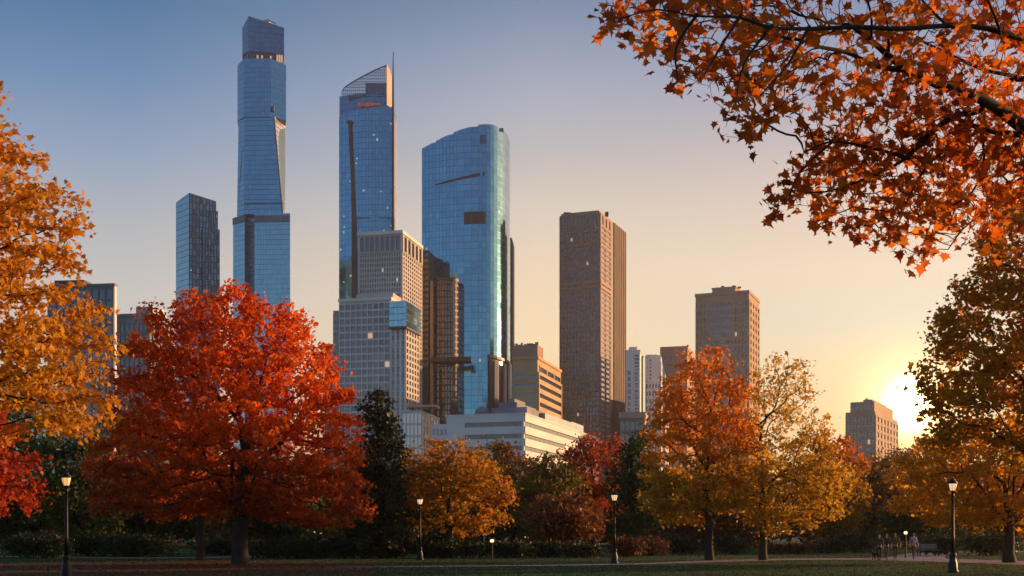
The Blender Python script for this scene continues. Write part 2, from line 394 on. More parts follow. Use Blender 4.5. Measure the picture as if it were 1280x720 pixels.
def tree(name, label, cat, base, poly, d, deep, lm, bm, nattr=900, step=.45, kill=.8, per=14, spread=.34, size=.2, r0=.014, trunk=.3, fork=2.4,
         nl=8, seed=1, kind='far', group=None, thr=-.45, thin=None, freq=1.1, lean=(0, 0), flat=.6, upb=.7, rmin=0, up=.05, cut=2.2, shell=0., front=None):
    A = crown_points(poly, d, nattr, deep, seed, freq, thr, shell)
    bx, by = base; b = np.array((bx, by, 0.)); top = A[:, 2].max(); w = (A[:, 0].max()-A[:, 0].min())*.5
    nodes, par = seed_limbs(b, fork, top, w, nl, seed+1, lean)
    nodes, par = colonize(A, nodes, par, step, kill, seed=seed+2, up=up)
    tips = None; rad, ch = radii(par, r0, 2.3)
    e = 2.3
    # fit the exponent so the trunk gets its girth
    nt_ = max(2, (ch == 0).sum()); e = math.log(nt_)/math.log(max(trunk/r0, 1.5)); rad, ch = radii(par, r0, e)
    fl = nodes[:, 2] < .9; rad = rad*np.where(fl, 1+.55*(1-np.clip(nodes[:, 2]/.9, 0, 1))**2, 1)
    root = empty(name, (bx, by, 0)); tag(root, label, cat, group)
    bpy.context.view_layer.update()
    branch_mesh('trunk', nodes, par, rad, bm, root, 7 if size < .16 else 6, rmin)
    pos = leaf_positions(nodes, par, rad, r0, per, spread, seed+3, flat, cut, thin)
    pos = pos[pos[:, 2] > .3]
    leaves('crown', pos, size, lm, root, kind, seed+4, upb)
    return root, len(pos)

bark = mat('bark', (.035,.026,.020), .95, 0, .3, 3., .6)
bark_grey = mat('bark_grey', (.06,.05,.04), .95, 0, .3, 3., .6)

# ================================================================= BUILDINGS
def corner_box(pxc, pxl, pxr, D, tdeg, depth=None):
    """rectangular footprint whose near corner shows at column pxc (distance D), left face ending at pxl, right face at pxr"""
    t = math.radians(tdeg); C = np.array((X(pxc, D), D))
    dl = np.array((-math.cos(t), math.sin(t))); dr = np.array((math.sin(t), math.cos(t)))
    def ln(px, q): k = (px-CX)/F; return (k*C[1]-C[0])/(q[0]-k*q[1])
    L1 = ln(pxl, dl); L2 = depth if depth else ln(pxr, dr)
    a = C+dl*L1; b = C+dr*L2; return dict(C=C, A=a, B=b, K=a+b-C, nl=np.array((-math.sin(t), -math.cos(t))), nr=np.array((math.cos(t), -math.sin(t))), L1=L1, L2=L2)
def fp(c, g=0.):
    q = [c['A'], c['C'], c['B'], c['K']]; m = sum(q)/4
    if g:
        u = (c['C']-c['A'])/c['L1']; v = (c['B']-c['C'])/c['L2']
        return [c['A']-u*g-v*g, c['C']+u*g-v*g, c['B']+u*g+v*g, c['K']-u*g+v*g]
    return q
LITW = mat('lit_room', (.8,.6,.35), .5, 0, 0, emit=(1,.72,.38), es=.3)
LITC = mat('lit_room_cool', (.8,.8,.8), .5, 0, 0, emit=(.85,.92,1), es=.28)
DARKG = glassmat('dark_window_glass', (.03,.035,.05), (.12,.13,.16), .12, .55)
def clear_glass(name):
    m = glassmat(name, (.28,.35,.45), (.36,.42,.52), .15); t = m.node_tree; b = t.nodes['Principled BSDF']
    tr = t.nodes.new('ShaderNodeBsdfTransparent'); tr.inputs[0].default_value = (.85,.9,.97,1); mx = t.nodes.new('ShaderNodeMixShader'); mx.inputs[0].default_value = .45
    t.links.new(tr.outputs[0], mx.inputs[1]); t.links.new(b.outputs[0], mx.inputs[2]); t.links.new(mx.outputs[0], t.nodes['Material Output'].inputs['Surface']); return m
class Bld:
    def __init__(s, name, label, wallm, winm, group=None, cat='skyscraper', anchor=(0, 0)):
        s.root = empty(name, (anchor[0], anchor[1], 0)); tag(s.root, label, cat, group); s.w = MB(); s.g = []; s.wm = wallm; s.gm = winm; bpy.context.view_layer.update()
    def face(s, a, b, nrm, z0, z1, nc, nr, pier=.3, span=.35, proud=.4, m=0, edge=0., lit=.01, skip=None, pierm=None, sproud=None):
        """window grid on the wall line a-b: piers and spandrels stand proud, panes sit back between them"""
        a = np.asarray(a, float); b = np.asarray(b, float); L = np.linalg.norm(b-a); u = (b-a)/L; nrm = np.asarray(nrm)
        w = (L-2*edge)/nc; h = (z1-z0)/nr; pw = w*pier/2; ph = h*span/2
        sp = proud*.8 if sproud is None else sproud
        pm = m if pierm is None else pierm
        for i in range(nc+1):
            x0 = edge+i*w-pw; x1 = edge+i*w+pw
            if i == 0: x0 = 0
            if i == nc: x1 = L
            if x1-x0 > .02: s.w.slab(a+u*x0, a+u*x1, nrm, 0, proud, z0, z1, pm)
        for j in range(nr+1):
            y0 = max(z0, z0+j*h-ph); y1 = min(z1, z0+j*h+ph)
            if y1-y0 > .02: s.w.slab(a+u*.01, a+u*(L-.01), nrm, 0, sp, y0, y1, m)
        for i in range(nc):
            for j in range(nr):
                if skip and skip(i, j): continue
                x0 = edge+i*w+pw; x1 = edge+(i+1)*w-pw; y0 = z0+j*h+ph; y1 = z0+(j+1)*h-ph
                q = [a+u*x0+nrm*.06, a+u*x1+nrm*.06]; tw = random.uniform(-.03, .03)
                q[1] = q[1]+nrm*tw
                V = [(q[0][0],q[0][1],y0),(q[1][0],q[1][1],y0),(q[1][0],q[1][1],y1),(q[0][0],q[0][1],y1)]
                rr = random.random(); s.g.append((V, 1 if rr < lit else (2 if rr < lit*1.6 else 0), (x1-x0)*(y1-y0)))
    def pane(s, a, b, nrm, z0, z1, off=.06, lit=0):
        a = np.asarray(a)+np.asarray(nrm)*off; b = np.asarray(b)+np.asarray(nrm)*off
        s.g.append(([(a[0],a[1],z0),(b[0],b[1],z0),(b[0],b[1],z1),(a[0],a[1],z1)], lit, np.linalg.norm(b-a)*(z1-z0)))
    def done(s, single=100):
        s.w.build('wall', s.wm, s.root)
        if s.g:
            g = sorted(s.g, key=lambda q: -q[2]*(1 if min(v[2] for v in q[0]) > s.hide else .01))
            for V, l, _ in g[:single]:
                mesh_np('window', V, [np.array([(0,1,2,3)])], [s.gm, LITW, LITC], s.root, [[l]])
            if g[single:]:
                rest = g[single:]; V = np.array([v for q in rest for v in q[0]]); n = len(rest)
                o = mesh_np('window', V, [np.arange(4*n).reshape(n, 4)], [s.gm, LITW, LITC], s.root, [[q[1] for q in rest]]); o['kind'] = 'stuff'
    hide = 25

def curtain(mb, a, b, z0, zt0, zt1, fh, nc, r, off=0., gapx=.12, gapz=.35, lit=.004, jit=.006, a1=None, b1=None, zh=None, big=0):
    """glass panes in mesh builder arrays; (a,b) bottom line, (a1,b1) the line at height zh when the wall leans"""
    a = np.asarray(a, float); b = np.asarray(b, float); a1 = a if a1 is None else np.asarray(a1, float); b1 = b if b1 is None else np.asarray(b1, float)
    zh = zh or max(zt0, zt1); out = mb.setdefault('v', []); ml = mb.setdefault('m', [])
    def pt(u, z):
        f = (z-z0)/(zh-z0); p = (a+(b-a)*u)*(1-f)+(a1+(b1-a1)*u)*f; return p
    L = np.linalg.norm(b-a); n2 = np.array((b[1]-a[1], -(b[0]-a[0])))/max(L, 1e-6)
    for i in range(nc):
        u0 = i/nc+gapx/2/L; u1 = (i+1)/nc-gapx/2/L
        t0 = zt0+(zt1-zt0)*u0; t1 = zt0+(zt1-zt0)*u1
        k = 0
        while True:
            y0 = z0+k*fh+gapz/2; y1 = z0+(k+1)*fh-gapz/2; k += 1
            if y0 > min(t0, t1)-.3: break
            ya = min(y1, t0); yb = min(y1, t1); j = r.normal(size=4)*jit*fh*.5
            j = np.array((j[0]+j[1], -j[0]+j[1], -j[0]-j[1], j[0]-j[1]))
            q = [(u0, y0), (u1, y0), (u1, yb), (u0, ya)]
            for (u, z), jj in zip(q, j):
                p = pt(u, z)+n2*(off+jj); out.append((p[0], p[1], z))
            ml.append(0); x = r.random()
            if x < lit:      # a small lit room behind the pane
                u2 = u0+(u1-u0)*r.uniform(.1, .4); w2 = (u1-u0)*r.uniform(.3, .6); v0 = y0+(y1-y0)*r.uniform(.1, .4); v1 = v0+(y1-y0)*r.uniform(.2, .4)
                if v1 < min(ya, yb)-.2:
                    for (u, z) in ((u2, v0), (u2+w2, v0), (u2+w2, v1), (u2, v1)): p = pt(u, z)+n2*(off+.08); out.append((p[0], p[1], z))
                    ml.append(1 if x < lit*.5 else 2)
def curtain_build(mb, name, m, parent):
    V = np.array(mb['v']); n = len(V)//4
    return mesh_np(name, V, [np.arange(4*n).reshape(n, 4)], [m, LITW, LITC], parent, [mb['m']])
BAR = dict()

# --- wall materials
M_brown = mat('brown_precast', (.38,.24,.17), .8, 0, .10, .05)
M_brown2 = mat('brown_precast_smooth', (.42,.27,.20), .8, 0, .08, .05)
M_tan = mat('tan_brick', (.44,.29,.19), .85, 0, .10, .06)
M_lime = mat('pale_limestone', (.54,.48,.42), .8, 0, .10, .05)
M_cream = mat('white_precast', (.74,.70,.66), .7, 0, .08, .05)
M_ochre = mat('ochre_stone', (.50,.34,.17), .8, 0, .10, .08)
M_bronze = mat('bronze_cladding', (.07,.048,.038), .45, .5, .2, .08)
M_dark = mat('dark_metal', (.03,.034,.04), .5, .3, .2, .2)
M_grey = mat('grey_concrete', (.24,.24,.25), .8, 0, .15, .1)
M_mull = mat('mullion_blue', (.05,.12,.18), .4, .6, .1, .1)
M_mull_l = mat('mullion_light', (.20,.25,.30), .4, .6, .1, .1)
M_roof = mat('roof_felt', (.10,.095,.09), .9, 0, .2, .3)
M_white = mat('white_paint', (.75,.72,.68), .6, 0, .05, .2)
M_salmon = mat('salmon_cladding', (.62,.36,.24), .6, 0, .1, .05)
M_red = mat('red_sign', (.4,.08,.04), .5, 0, 0, emit=(1,.2,.08), es=.12)
G_blue = glassmat('blue_glass', (.04,.25,.38), (.08,.33,.46), .12)
G_blue_deep = glassmat('deep_blue_glass', (.03,.16,.25), (.045,.20,.30), .10)
G_pale = glassmat('pale_blue_glass', (.14,.34,.43), (.20,.40,.48), .10)
G_screen = glassmat('screen_glass', (.28,.35,.45), (.36,.42,.52), .2)
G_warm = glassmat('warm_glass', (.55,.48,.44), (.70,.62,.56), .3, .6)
G_ribbon = glassmat('ribbon_glass', (.03,.035,.045), (.07,.08,.10), .15, .3)
G_bronze = glassmat('bronze_glass', (.07,.05,.045), (.13,.09,.08), .12, .8)

def roof_stuff(b, c, z, n, seed, h=(1, 3)):
    r = random.Random(seed); u = c['C']-c['A']; v = c['B']-c['C']
    for k in range(n):
        p = c['A']+u*r.uniform(.1, .8)+v*r.uniform(.05, .6); w = r.uniform(1.5, 5); d = r.uniform(1.5, 5); hh = r.uniform(*h)
        b.box(p[0], p[0]+w, p[1], p[1]+d, z-.1, z+hh)

# --- 1 brown office tower
def t_brown():
    D = 800; c = corner_box(750, 699.5, 782, D, 21); H = Z(264, D)
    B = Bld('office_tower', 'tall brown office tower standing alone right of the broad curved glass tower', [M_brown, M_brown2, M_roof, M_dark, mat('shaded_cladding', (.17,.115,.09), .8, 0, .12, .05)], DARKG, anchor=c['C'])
    B.hide = Z(540, D)
    B.w.prism(fp(c), 0, H-.5); top = H-9.0
    B.face(c['A'], c['C'], c['nl'], 6, top, 12, 60, .42, .34, .45, edge=.8, lit=.004)
    # crown: tall dark louvres, plain parapet
    B.face(c['A'], c['C'], c['nl'], top, H-1.2, 13, 1, .35, .2, .5, edge=1.2, lit=0)
    v = (c['B']-c['C'])/c['L2']; s1 = c['C']+v*c['L2']*.40; s2 = c['C']+v*c['L2']*.50
    B.face(c['C'], s1, c['nr'], 6, top, 2, 60, .16, .42, .45, edge=.9, lit=.004)
    B.face(c['C'], s1, c['nr'], top, H-1.2, 3, 1, .5, .3, .5, edge=.6, lit=0)
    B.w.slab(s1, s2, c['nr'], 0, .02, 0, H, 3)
    B.w.slab(s2, c['B'], c['nr'], 0, .5, 0, H+.2, 4)  # right face: shade painted in as darker colour, ribs added to dim it
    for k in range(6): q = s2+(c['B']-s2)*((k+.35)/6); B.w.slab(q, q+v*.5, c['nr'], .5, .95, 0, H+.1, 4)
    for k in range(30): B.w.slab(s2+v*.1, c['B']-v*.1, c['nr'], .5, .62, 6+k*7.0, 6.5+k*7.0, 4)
    for z in (Z(304, D), Z(352, D), Z(358, D), Z(500, D)):
        B.w.slab(c['A'], c['C'], c['nl'], 0, .62, z-.9, z+.6, 1); B.w.slab(c['C'], s1, c['nr'], 0, .62, z-.9, z+.6, 1)
    B.w.prism(fp(c, -.9), H-.5, H+.9, 1); B.w.prism(fp(c, -3), H+.9, H+1.6, 2)
    rm = MB(); p = c['A']*.45+c['B']*.55; rm.box(p[0]-5, p[0]+4, p[1]-4, p[1]+4, H+1.6, H+4.2); q = c['C']*.75+c['B']*.25; rm.box(q[0]-1, q[0]+1.2, q[1], q[1]+3, H+.9, H+3.6)
    rm.tube([(p[0]-6, p[1]-6, H+1), (p[0]-6, p[1]-6, H+4)], [.3, .3]); rm.tube([(p[0]-9, p[1]-6, H+5.5), (p[0]-3, p[1]-6, H+3)], [.35, .35])
    q = c['A']*.9+c['C']*.1; rm.box(q[0], q[0]+5, q[1]+1, q[1]+1.6, H+.9, H+2)
    B.done(); rm.build('roof_plant', M_dark, B.root)
t_brown()

# --- 2 tan slab tower right
def t_tan():
    D = 700; c = corner_box(936, 869.5, 949, D, 22, None); H = Z(363, D)
    B = Bld('apartment_tower', 'tan apartment tower with stepped flat top rising behind the bright orange tree', [M_tan, M_brown2, M_roof], DARKG, anchor=c['C']); B.hide = Z(500, D)
    B.w.prism(fp(c), 0, H)
    u = (c['C']-c['A'])/c['L1']; L = c['L1']
    for f0, f1, nc, pr in ((0, .22, 3, .55), (.22, .72, 7, .12), (.72, 1, 4, .45)):
        B.face(c['A']+u*L*f0, c['A']+u*L*f1, c['nl'], 5, H-5, nc, 30, pr, .45, .5 if nc != 7 else .25, edge=.3, lit=.006)
    B.face(c['C'], c['B'], c['nr'], 5, H-5, 4, 30, .5, .45, .4, edge=.5, lit=.006)
    B.w.prism(fp(c, .4), H-1.6, H+.2, 1)
    a, cc, b, k = fp(c); m0 = a*.72+cc*.28; m1 = a*.28+cc*.72; q = (k-a)*.15; q2 = (k-a)*.8
    B.w.prism([m0+q, m1+q, m1+q2, m0+q2], H+.2, Z(357, D)+.6, 0)
    B.w.prism([m0+q-.4*u, m1+q+.4*u, m1+q2+.4*u, m0+q2-.4*u], Z(357, D)+.6, Z(357, D)+1.3, 1)
    roof_stuff(B.w, c, Z(357, D)+1.3, 0, 1)
    rm = MB(); p = m0+q*1.4
    for i in range(5): rm.box(p[0]+2+i*3.2, p[0]+3.6+i*3.2, p[1]+1+i*.3-i*1.0, p[1]+3-i*.7, Z(357, D)+1.3, Z(357, D)+2.2+.8*(i % 2))
    B.done(); rm.build('roof_plant', M_dark, B.root)
t_tan()

# --- 3 far apartment block near the sun
def t_far():
    D = 530; c = corner_box(1094, 1057, 1122, D, 28); H = Z(514, D)
    B = Bld('apartment_block', 'small hazy apartment block on the right horizon, next to the setting sun', [M_tan, M_brown2], DARKG, cat='building', anchor=c['C']); B.hide = Z(560, D)
    # centre-left core is taller
    a, cc, b, k = fp(c); H2 = Z(501, D)
    B.w.prism(fp(c), 0, H); B.face(c['A'], c['C'], c['nl'], 3, H-1.5, 8, 15, .3, .4, .35, edge=.4, lit=.01); B.face(c['C'], c['B'], c['nr'], 3, H-1.5, 7, 15, .35, .4, .35, edge=.5, lit=0)
    m0 = a*.86+cc*.14; m1 = a*.05+cc*.95; q = (k-a)*.03; q2 = (k-a)*.85
    B.w.prism([m0+q, m1+q, m1+q2, m0+q2], H-.2, H2, 0)
    B.face(m0+q, m1+q, c['nl'], H, H2-.5, 6, 1, .3, .4, .3, lit=0)
    m2 = a*.62+cc*.38; m3 = a*.3+cc*.7; B.w.prism([m2+q2*.3, m3+q2*.3, m3+q2, m2+q2], H2, H2+2.2, 1)
    B.w.prism([m2+q2*.4, m2*.8+m3*.2+q2*.4, m2*.8+m3*.2+q2, m2+q2], H2+2.2, H2+3.4, 1)
    B.done(90)
t_far()

# --- 4 ochre office with louvred right face
def t_ochre():
    D = 560; c = corner_box(672, 641, 701, D, 15, None); H = Z(446, D)
    B = Bld('office_block', 'ochre office block with horizontal banded windows behind the long white building', [M_ochre, M_brown, M_roof], DARKG, cat='building', anchor=c['C']); B.hide = Z(520, D)
    B.w.prism(fp(c), 0, H)
    B.face(c['A'], c['C'], c['nl'], 5, H-7, 1, 17, .06, .62, .5, edge=.3, lit=0)
    B.face(c['C'], c['B'], c['nr'], 5, H-7, 1, 17, .04, .55, .7, edge=.4, lit=0)
    B.face(c['C']+(c['B']-c['C'])*.06, c['C']+(c['B']-c['C'])*.96, c['nr'], H-7, H-3.5, 3, 1, .1, .35, .4, lit=0)
    B.w.prism(fp(c, .5), H-1.0, H+.3, 0)
    B.done(60)
    # rooftop plant house with water-cooled units
    D2 = 575; c2 = corner_box(672, 640, 679, D2, 15); rm = MB(); rm.prism(fp(c2), H+.3, Z(431, D2)); r = random.Random(3)
    for k in range(9):
        f = k/9; p = c2['A']*(1-f)+c2['C']*f; rm.box(p[0]+.2, p[0]+1.1+r.random(), p[1]+.5, p[1]+3, Z(431, D2), Z(431, D2)+.5+r.random()*1.1)
    rm.build('plant_house', M_brown, B.root)
t_ochre()

# --- 5 long low white office in front
def t_low():
    D = 400; c = corner_box(655, 559, 747, D, 17.0); H = Z(518, D)
    B = Bld('office_block', 'long low white office with ribbon windows standing just above the park trees', [M_cream, M_dark, M_roof], G_ribbon, cat='building', anchor=c['C']); B.hide = 20
    B.w.prism(fp(c), 0, H); h = 4.05
    u = (c['C']-c['A'])/c['L1']; a0 = c['A']+u*c['L1']*.24; a1 = c['C']-u*.9
    v = (c['B']-c['C'])/c['L2']; k = 0
    for j in range(9):
        z = H-3.9-j*h
        if z < 4: break
        # ribbons: glass with thin posts, deep white spandrels
        for (p, q, n, nc) in ((a0, a1, c['nl'], 14), (c['C']+v*1.2, c['B']-v*.8, c['nr'], 18)):
            L = np.linalg.norm(q-p); w = (q-p)/nc
            B.w.slab(p, q, n, 0, .05, z, z+1.55, 1)
            for i in range(nc):
                B.pane(p+w*(i+.04), p+w*(i+.96), n, z+.08, z+1.47, .09, 1 if random.random() < .012 else 0)
        B.w.slab(c['A'], c['C'], c['nl'], 0, .5, z+1.55, z+h-.001 if j else H, 0)
        B.w.slab(c['C'], c['B'], c['nr'], 0, .5, z+1.55, z+h-.001 if j else H, 0)
        B.w.slab(c['A'], a0, c['nl'], 0, .5, z, z+1.551, 0)
    B.w.prism(fp(c, .7), H, H+.5, 0)
    B.done(100)
    # roof structures: long plant screen, stepped penthouse, dome-like vents
    rm = MB(); C = c['C']; z = H+.5
    def rb(f0, f1, g0, g1, z0, z1, m=0):
        A = c['A']; q = lambda f, g: A+(c['C']-A)*f+(c['B']-c['C'])*g
        rm.prism([q(f0, g0), q(f1, g0), q(f1, g1), q(f0, g1)], z0, z1, m)
    rb(.45, .92, .10, .45, z, z+3.2); rb(.50, .74, .14, .36, z+3.2, z+5.4); rb(.58, .66, .18, .3, z+5.4, z+7.2); rb(.80, .99, .25, .62, z, z+2.6, 1); rb(.84, .97, .62, .80, z, z+3.2, 1); rb(.3, .44, .2, .5, z, z+1.6)
    p = c['A']*.55+c['C']*.45+np.array((0, 12)); rm.lathe([(2.6, 0), (2.6, 2), (2.0, 3), (.8, 3.8), (.1, 4)], (p[0], p[1], z), 14)
    rm.build('penthouse', [M_grey, M_mull_l], B.root)
t_low()

# --- 6 stepped limestone tower (upper shaft + lower wings)
def t_deco():
    D = 690; B = None
    c = corner_box(502.5, 448.5, 527, D, 13); H = Z(290, D)
    B = Bld('residential_tower', 'stepped pale stone residential tower with gold-lit right side, in front of the spired glass tower', [M_lime, M_cream, M_dark, M_mull_l], DARKG, anchor=c['C']); B.hide = Z(500, D)
    B.w.prism(fp(c), 0, H); ht = Z(314, D); zl = Z(378, D)
    B.face(c['A'], c['C'], c['nl'], zl, ht, 17, 10, .40, .30, .35, edge=.6, lit=.006)
    B.face(c['A'], c['C'], c['nl'], ht, H-1.5, 8, 1, .22, .12, .7, edge=.8, lit=0)      # tall dark louvred crown
    B.face(c['C'], c['B'], c['nr'], Z(560, D), ht, 9, 46, .42, .34, .4, edge=.6, lit=0)
    B.face(c['C'], c['B'], c['nr'], ht, H-1.5, 5, 1, .35, .12, .7, edge=1., lit=0)
    B.w.prism(fp(c, .8), H-1.0, H+1.0, 1)
    # lower wide wing, its grid of big square windows
    D2 = 672; c2 = corner_box(488.5, 424, 503, D2, 13, 26); H2 = Z(372, D2)
    B.w.prism(fp(c2), 0, H2); B.face(c2['A'], c2['C'], c2['nl'], Z(560, D2), H2-2.5, 9, 20, .17, .24, .55, edge=.3, lit=.004, pierm=1, m=1)
    B.w.prism(fp(c2, .5), H2-1.2, H2+.4, 1)
    B.w.prism([p+np.array((2, 3)) for p in fp(corner_box(486, 440, 500, D2, 13, 20))], H2+.4, H2+3.2, 0)
    # left flank
    D3 = 684; c3 = corner_box(425, 416.5, 430, D3, 13, 22); H3 = Z(388, D3); B.w.prism(fp(c3), 0, H3); B.face(c3['A'], c3['C'], c3['nl'], Z(560, D3), H3-1.5, 2, 22, .2, .45, .3, lit=0)
    # pale pier with the projecting blue glass box on top
    D4 = 664; c4 = corner_box(507, 488.5, 514, D4, 13, 24); H4 = Z(409, D4); B.w.prism(fp(c4), 0, H4); B.face(c4['A'], c4['C'], c4['nl'], Z(560, D4), H4-.5, 3, 19, .45, .18, .35, lit=0, pierm=1)
    B.face(c4['C'], c4['B'], c4['nr'], Z(560, D4), H4-.5, 5, 19, .4, .34, .35, lit=0)
    c5 = corner_box(508, 486.5, 515, D4-3, 13, 26); H5 = Z(377, D4); B.w.prism(fp(c5, -.3), H4, H5, 3)
    r = np.random.default_rng(4); g = {}
    B.hide = Z(500, D)
    curtain(g, c5['A'], c5['C'], H4, H5, H5, (H5-H4)/4, 4, r); curtain(g, c5['C'], c5['B'], H4, H5, H5, (H5-H4)/4, 4, r)
    B.w.prism(fp(c5, .3), H4-1.0, H4-.05, 2)
    B.done(); curtain_build(g, 'glass_box', G_pale, B.root)
    # podium right of it, two storeys of glass with a canopy
    D6 = 600
    c6 = corner_box(527, 503, 549, D6, 10); H6 = Z(514, D6)
    Q = Bld('podium_building', 'small glazed podium block at the foot of the stepped stone tower', [M_cream, M_dark, M_salmon], G_warm, cat='building', anchor=c6['C']); Q.hide = 10
    Q.w.prism(fp(c6), 0, H6); Q.face(c6['A'], c6['C'], c6['nl'], 3, H6-.5, 5, 10, .25, .18, .3, lit=0); Q.face(c6['C'], c6['B'], c6['nr'], 3, H6-.5, 6, 10, .25, .18, .3, lit=0)
    Q.w.prism(fp(c6, .4), H6-.4, H6+.2, 0)
    cc = corner_box(545, 508, 552, D6+4, 8, 10); Q.w.prism(fp(cc), Z(507.5, D6), Z(504.5, D6), 2)
    for f in (.2, .8): p = cc['A']*(1-f)+cc['C']*f; Q.w.box(p[0]-.4, p[0]+.4, p[1]+2, p[1]+3, H6, Z(507, D6), 1)
    Q.done(80)
t_deco()

# --- 7 big curved glass tower with slanted roof
def t_curve():
    D = 760; r = np.random.default_rng(5)
    # plan: nearly flat front swinging into a quarter round on the right
    pts = []
    xl = X(527.5, D+8); xr = X(637.5, D+30); pts.append((xl, D+8.))
    x1 = X(598, D)
    for k in range(1, 9):
        f = k/8; pts.append((xl+(x1-xl)*f, D+8-9*math.sin(f*math.pi/2)))
    y1 = pts[-1][1]
    for k in range(1, 15):
        a = k/14*math.pi*.56; pts.append((x1+(xr-x1)*math.sin(min(a, math.pi/2+.18))*1.0, y1+34*(1-math.cos(a))))
    front = pts; back = [(xr-4, y1+62), (xl+4, D+55)]
    def ztop(x):
        f = (x-xl)/(xr-xl); px = 527.5+110*f
        return Z(np.interp(px, [527, 545, 560, 575, 590, 605, 618, 630, 638], [182, 174.5, 168.5, 163.5, 159.5, 156.5, 155, 156, 160]), D)
    root = empty('glass_tower', (front[0][0], front[0][1], 0)); tag(root, 'broad blue glass tower with rounded right corner and roof sloping up to the right', 'skyscraper'); bpy.context.view_layer.update()
    w = MB(); poly = front+back; n = len(poly); zt = [ztop(p[0]) for p in poly]
    w.prism(poly, 0, [z-.2 for z in zt])
    for i in range(n): # parapet coping
        pass
    w.build('mullion_frame', M_mull_l, root)
    g = {}; allp = front+[back[0], back[1], front[0]]
    for i in range(len(allp)-1):
        a, b = allp[i], allp[i+1]; L = math.hypot(b[0]-a[0], b[1]-a[1]); nc = max(1, round(L/3.1)); 
        curtain(g, a, b, 4, ztop(a[0])+.6, ztop(b[0])+.6, 4.05, nc, r, off=.10, gapx=.16, gapz=.20, lit=.004, jit=.008)
    curtain_build(g, 'curtain_wall', G_blue, root)
    # slots: louvred openings framed in the skin
    def fq(px0, yt0, yb0, px1, yt1, yb1, name, m, off, par=None):
        def at(px):
            # front line point at this column
            for i in range(len(front)-1):
                a, b = front[i], front[i+1]; pa = CX+a[0]/a[1]*F; pb = CX+b[0]/b[1]*F
                if pa <= px <= pb: f = (px-pa)/(pb-pa); return np.array((a[0]+(b[0]-a[0])*f, a[1]+(b[1]-a[1])*f))
            return np.array(front[-1])
        a, b = at(px0), at(px1); mb = MB(); nn = 6
        for k in range(nn):
            f0, f1 = k/nn, (k+1)/nn; p = at(px0+(px1-px0)*f0); q = at(px0+(px1-px0)*f1); na = np.array((q[1]-p[1], -(q[0]-p[0]))); na /= np.linalg.norm(na)
            t0 = yt0+(yt1-yt0)*f0; t1 = yt0+(yt1-yt0)*f1; b0 = yb0+(yb1-yb0)*f0; b1 = yb0+(yb1-yb0)*f1
            c = [p+na*off, q+na*off, q+na*.05, p+na*.05]; zb = [Z(b0, D), Z(b1, D), Z(b1, D), Z(b0, D)]; zq = [Z(t0, D), Z(t1, D), Z(t1, D), Z(t0, D)]
            mb.hexa([(c[i][0], c[i][1], zb[i]) for i in range(4)]+[(c[i][0], c[i][1], zq[i]) for i in range(4)])
        return mb.build(name, m, par or root)
    fq(544, 228, 229.4, 606, 215.5, 220, 'vent_slot', M_dark, .34)
    fq(580, 265.5, 281, 607, 264.5, 280, 'louvre_panel', M_bronze, .36)
    fq(600, 170, 181, 608, 169, 180, 'louvre_panel', M_mull, .34)
    # tall dark portal cut into the round corner with warm jambs
    po = fq(611, 446, 516, 635, 446, 516, 'portal', M_dark, .5)
    fq(610, 443, 446.5, 637, 446.5, 450, 'portal_lintel', M_bronze, 1.6, po)
    fq(610.5, 446, 516, 612.5, 446, 516, 'portal_jamb', M_bronze, 1.5, po)
    fq(617, 450, 516, 627.5, 450, 516, 'portal_glass', DARKG, .9, po)
    fq(628, 452, 516, 630.5, 452, 516, 'portal_jamb', M_salmon, 1.6, po)
    fq(634.5, 449, 516, 636.8, 449, 516, 'portal_jamb', M_white, 1.6, po)
    rb = MB(); p = P(612, 155, D+14); rb.box(p[0]-6, p[0]+5, D+14, D+26, Z(158, D), Z(154.3, D)); rb.box(p[0]+2, p[0]+9, D+8, D+14, Z(158, D), Z(154.8, D)); p = P(568, 166, D+8); rb.box(p[0]-2, p[0]+1, D+8, D+14, Z(168, D), Z(165, D))
    rb.build('roof_plant', M_mull, root)
t_curve()
def t_sliver():
    c = corner_box(639.5, 632, 642.3, 830, 4); H = Z(297, 830); B = Bld('slab_tower', 'narrow grey tower edge showing right behind the broad curved glass tower', [M_grey, M_dark], DARKG, anchor=c['C']); B.hide = 200
    B.w.prism(fp(c), 0, H); B.face(c['C'], c['B'], c['nr'], 6, H-1, 6, 50, .2, .55, .5, lit=0); B.done(60)
t_sliver()

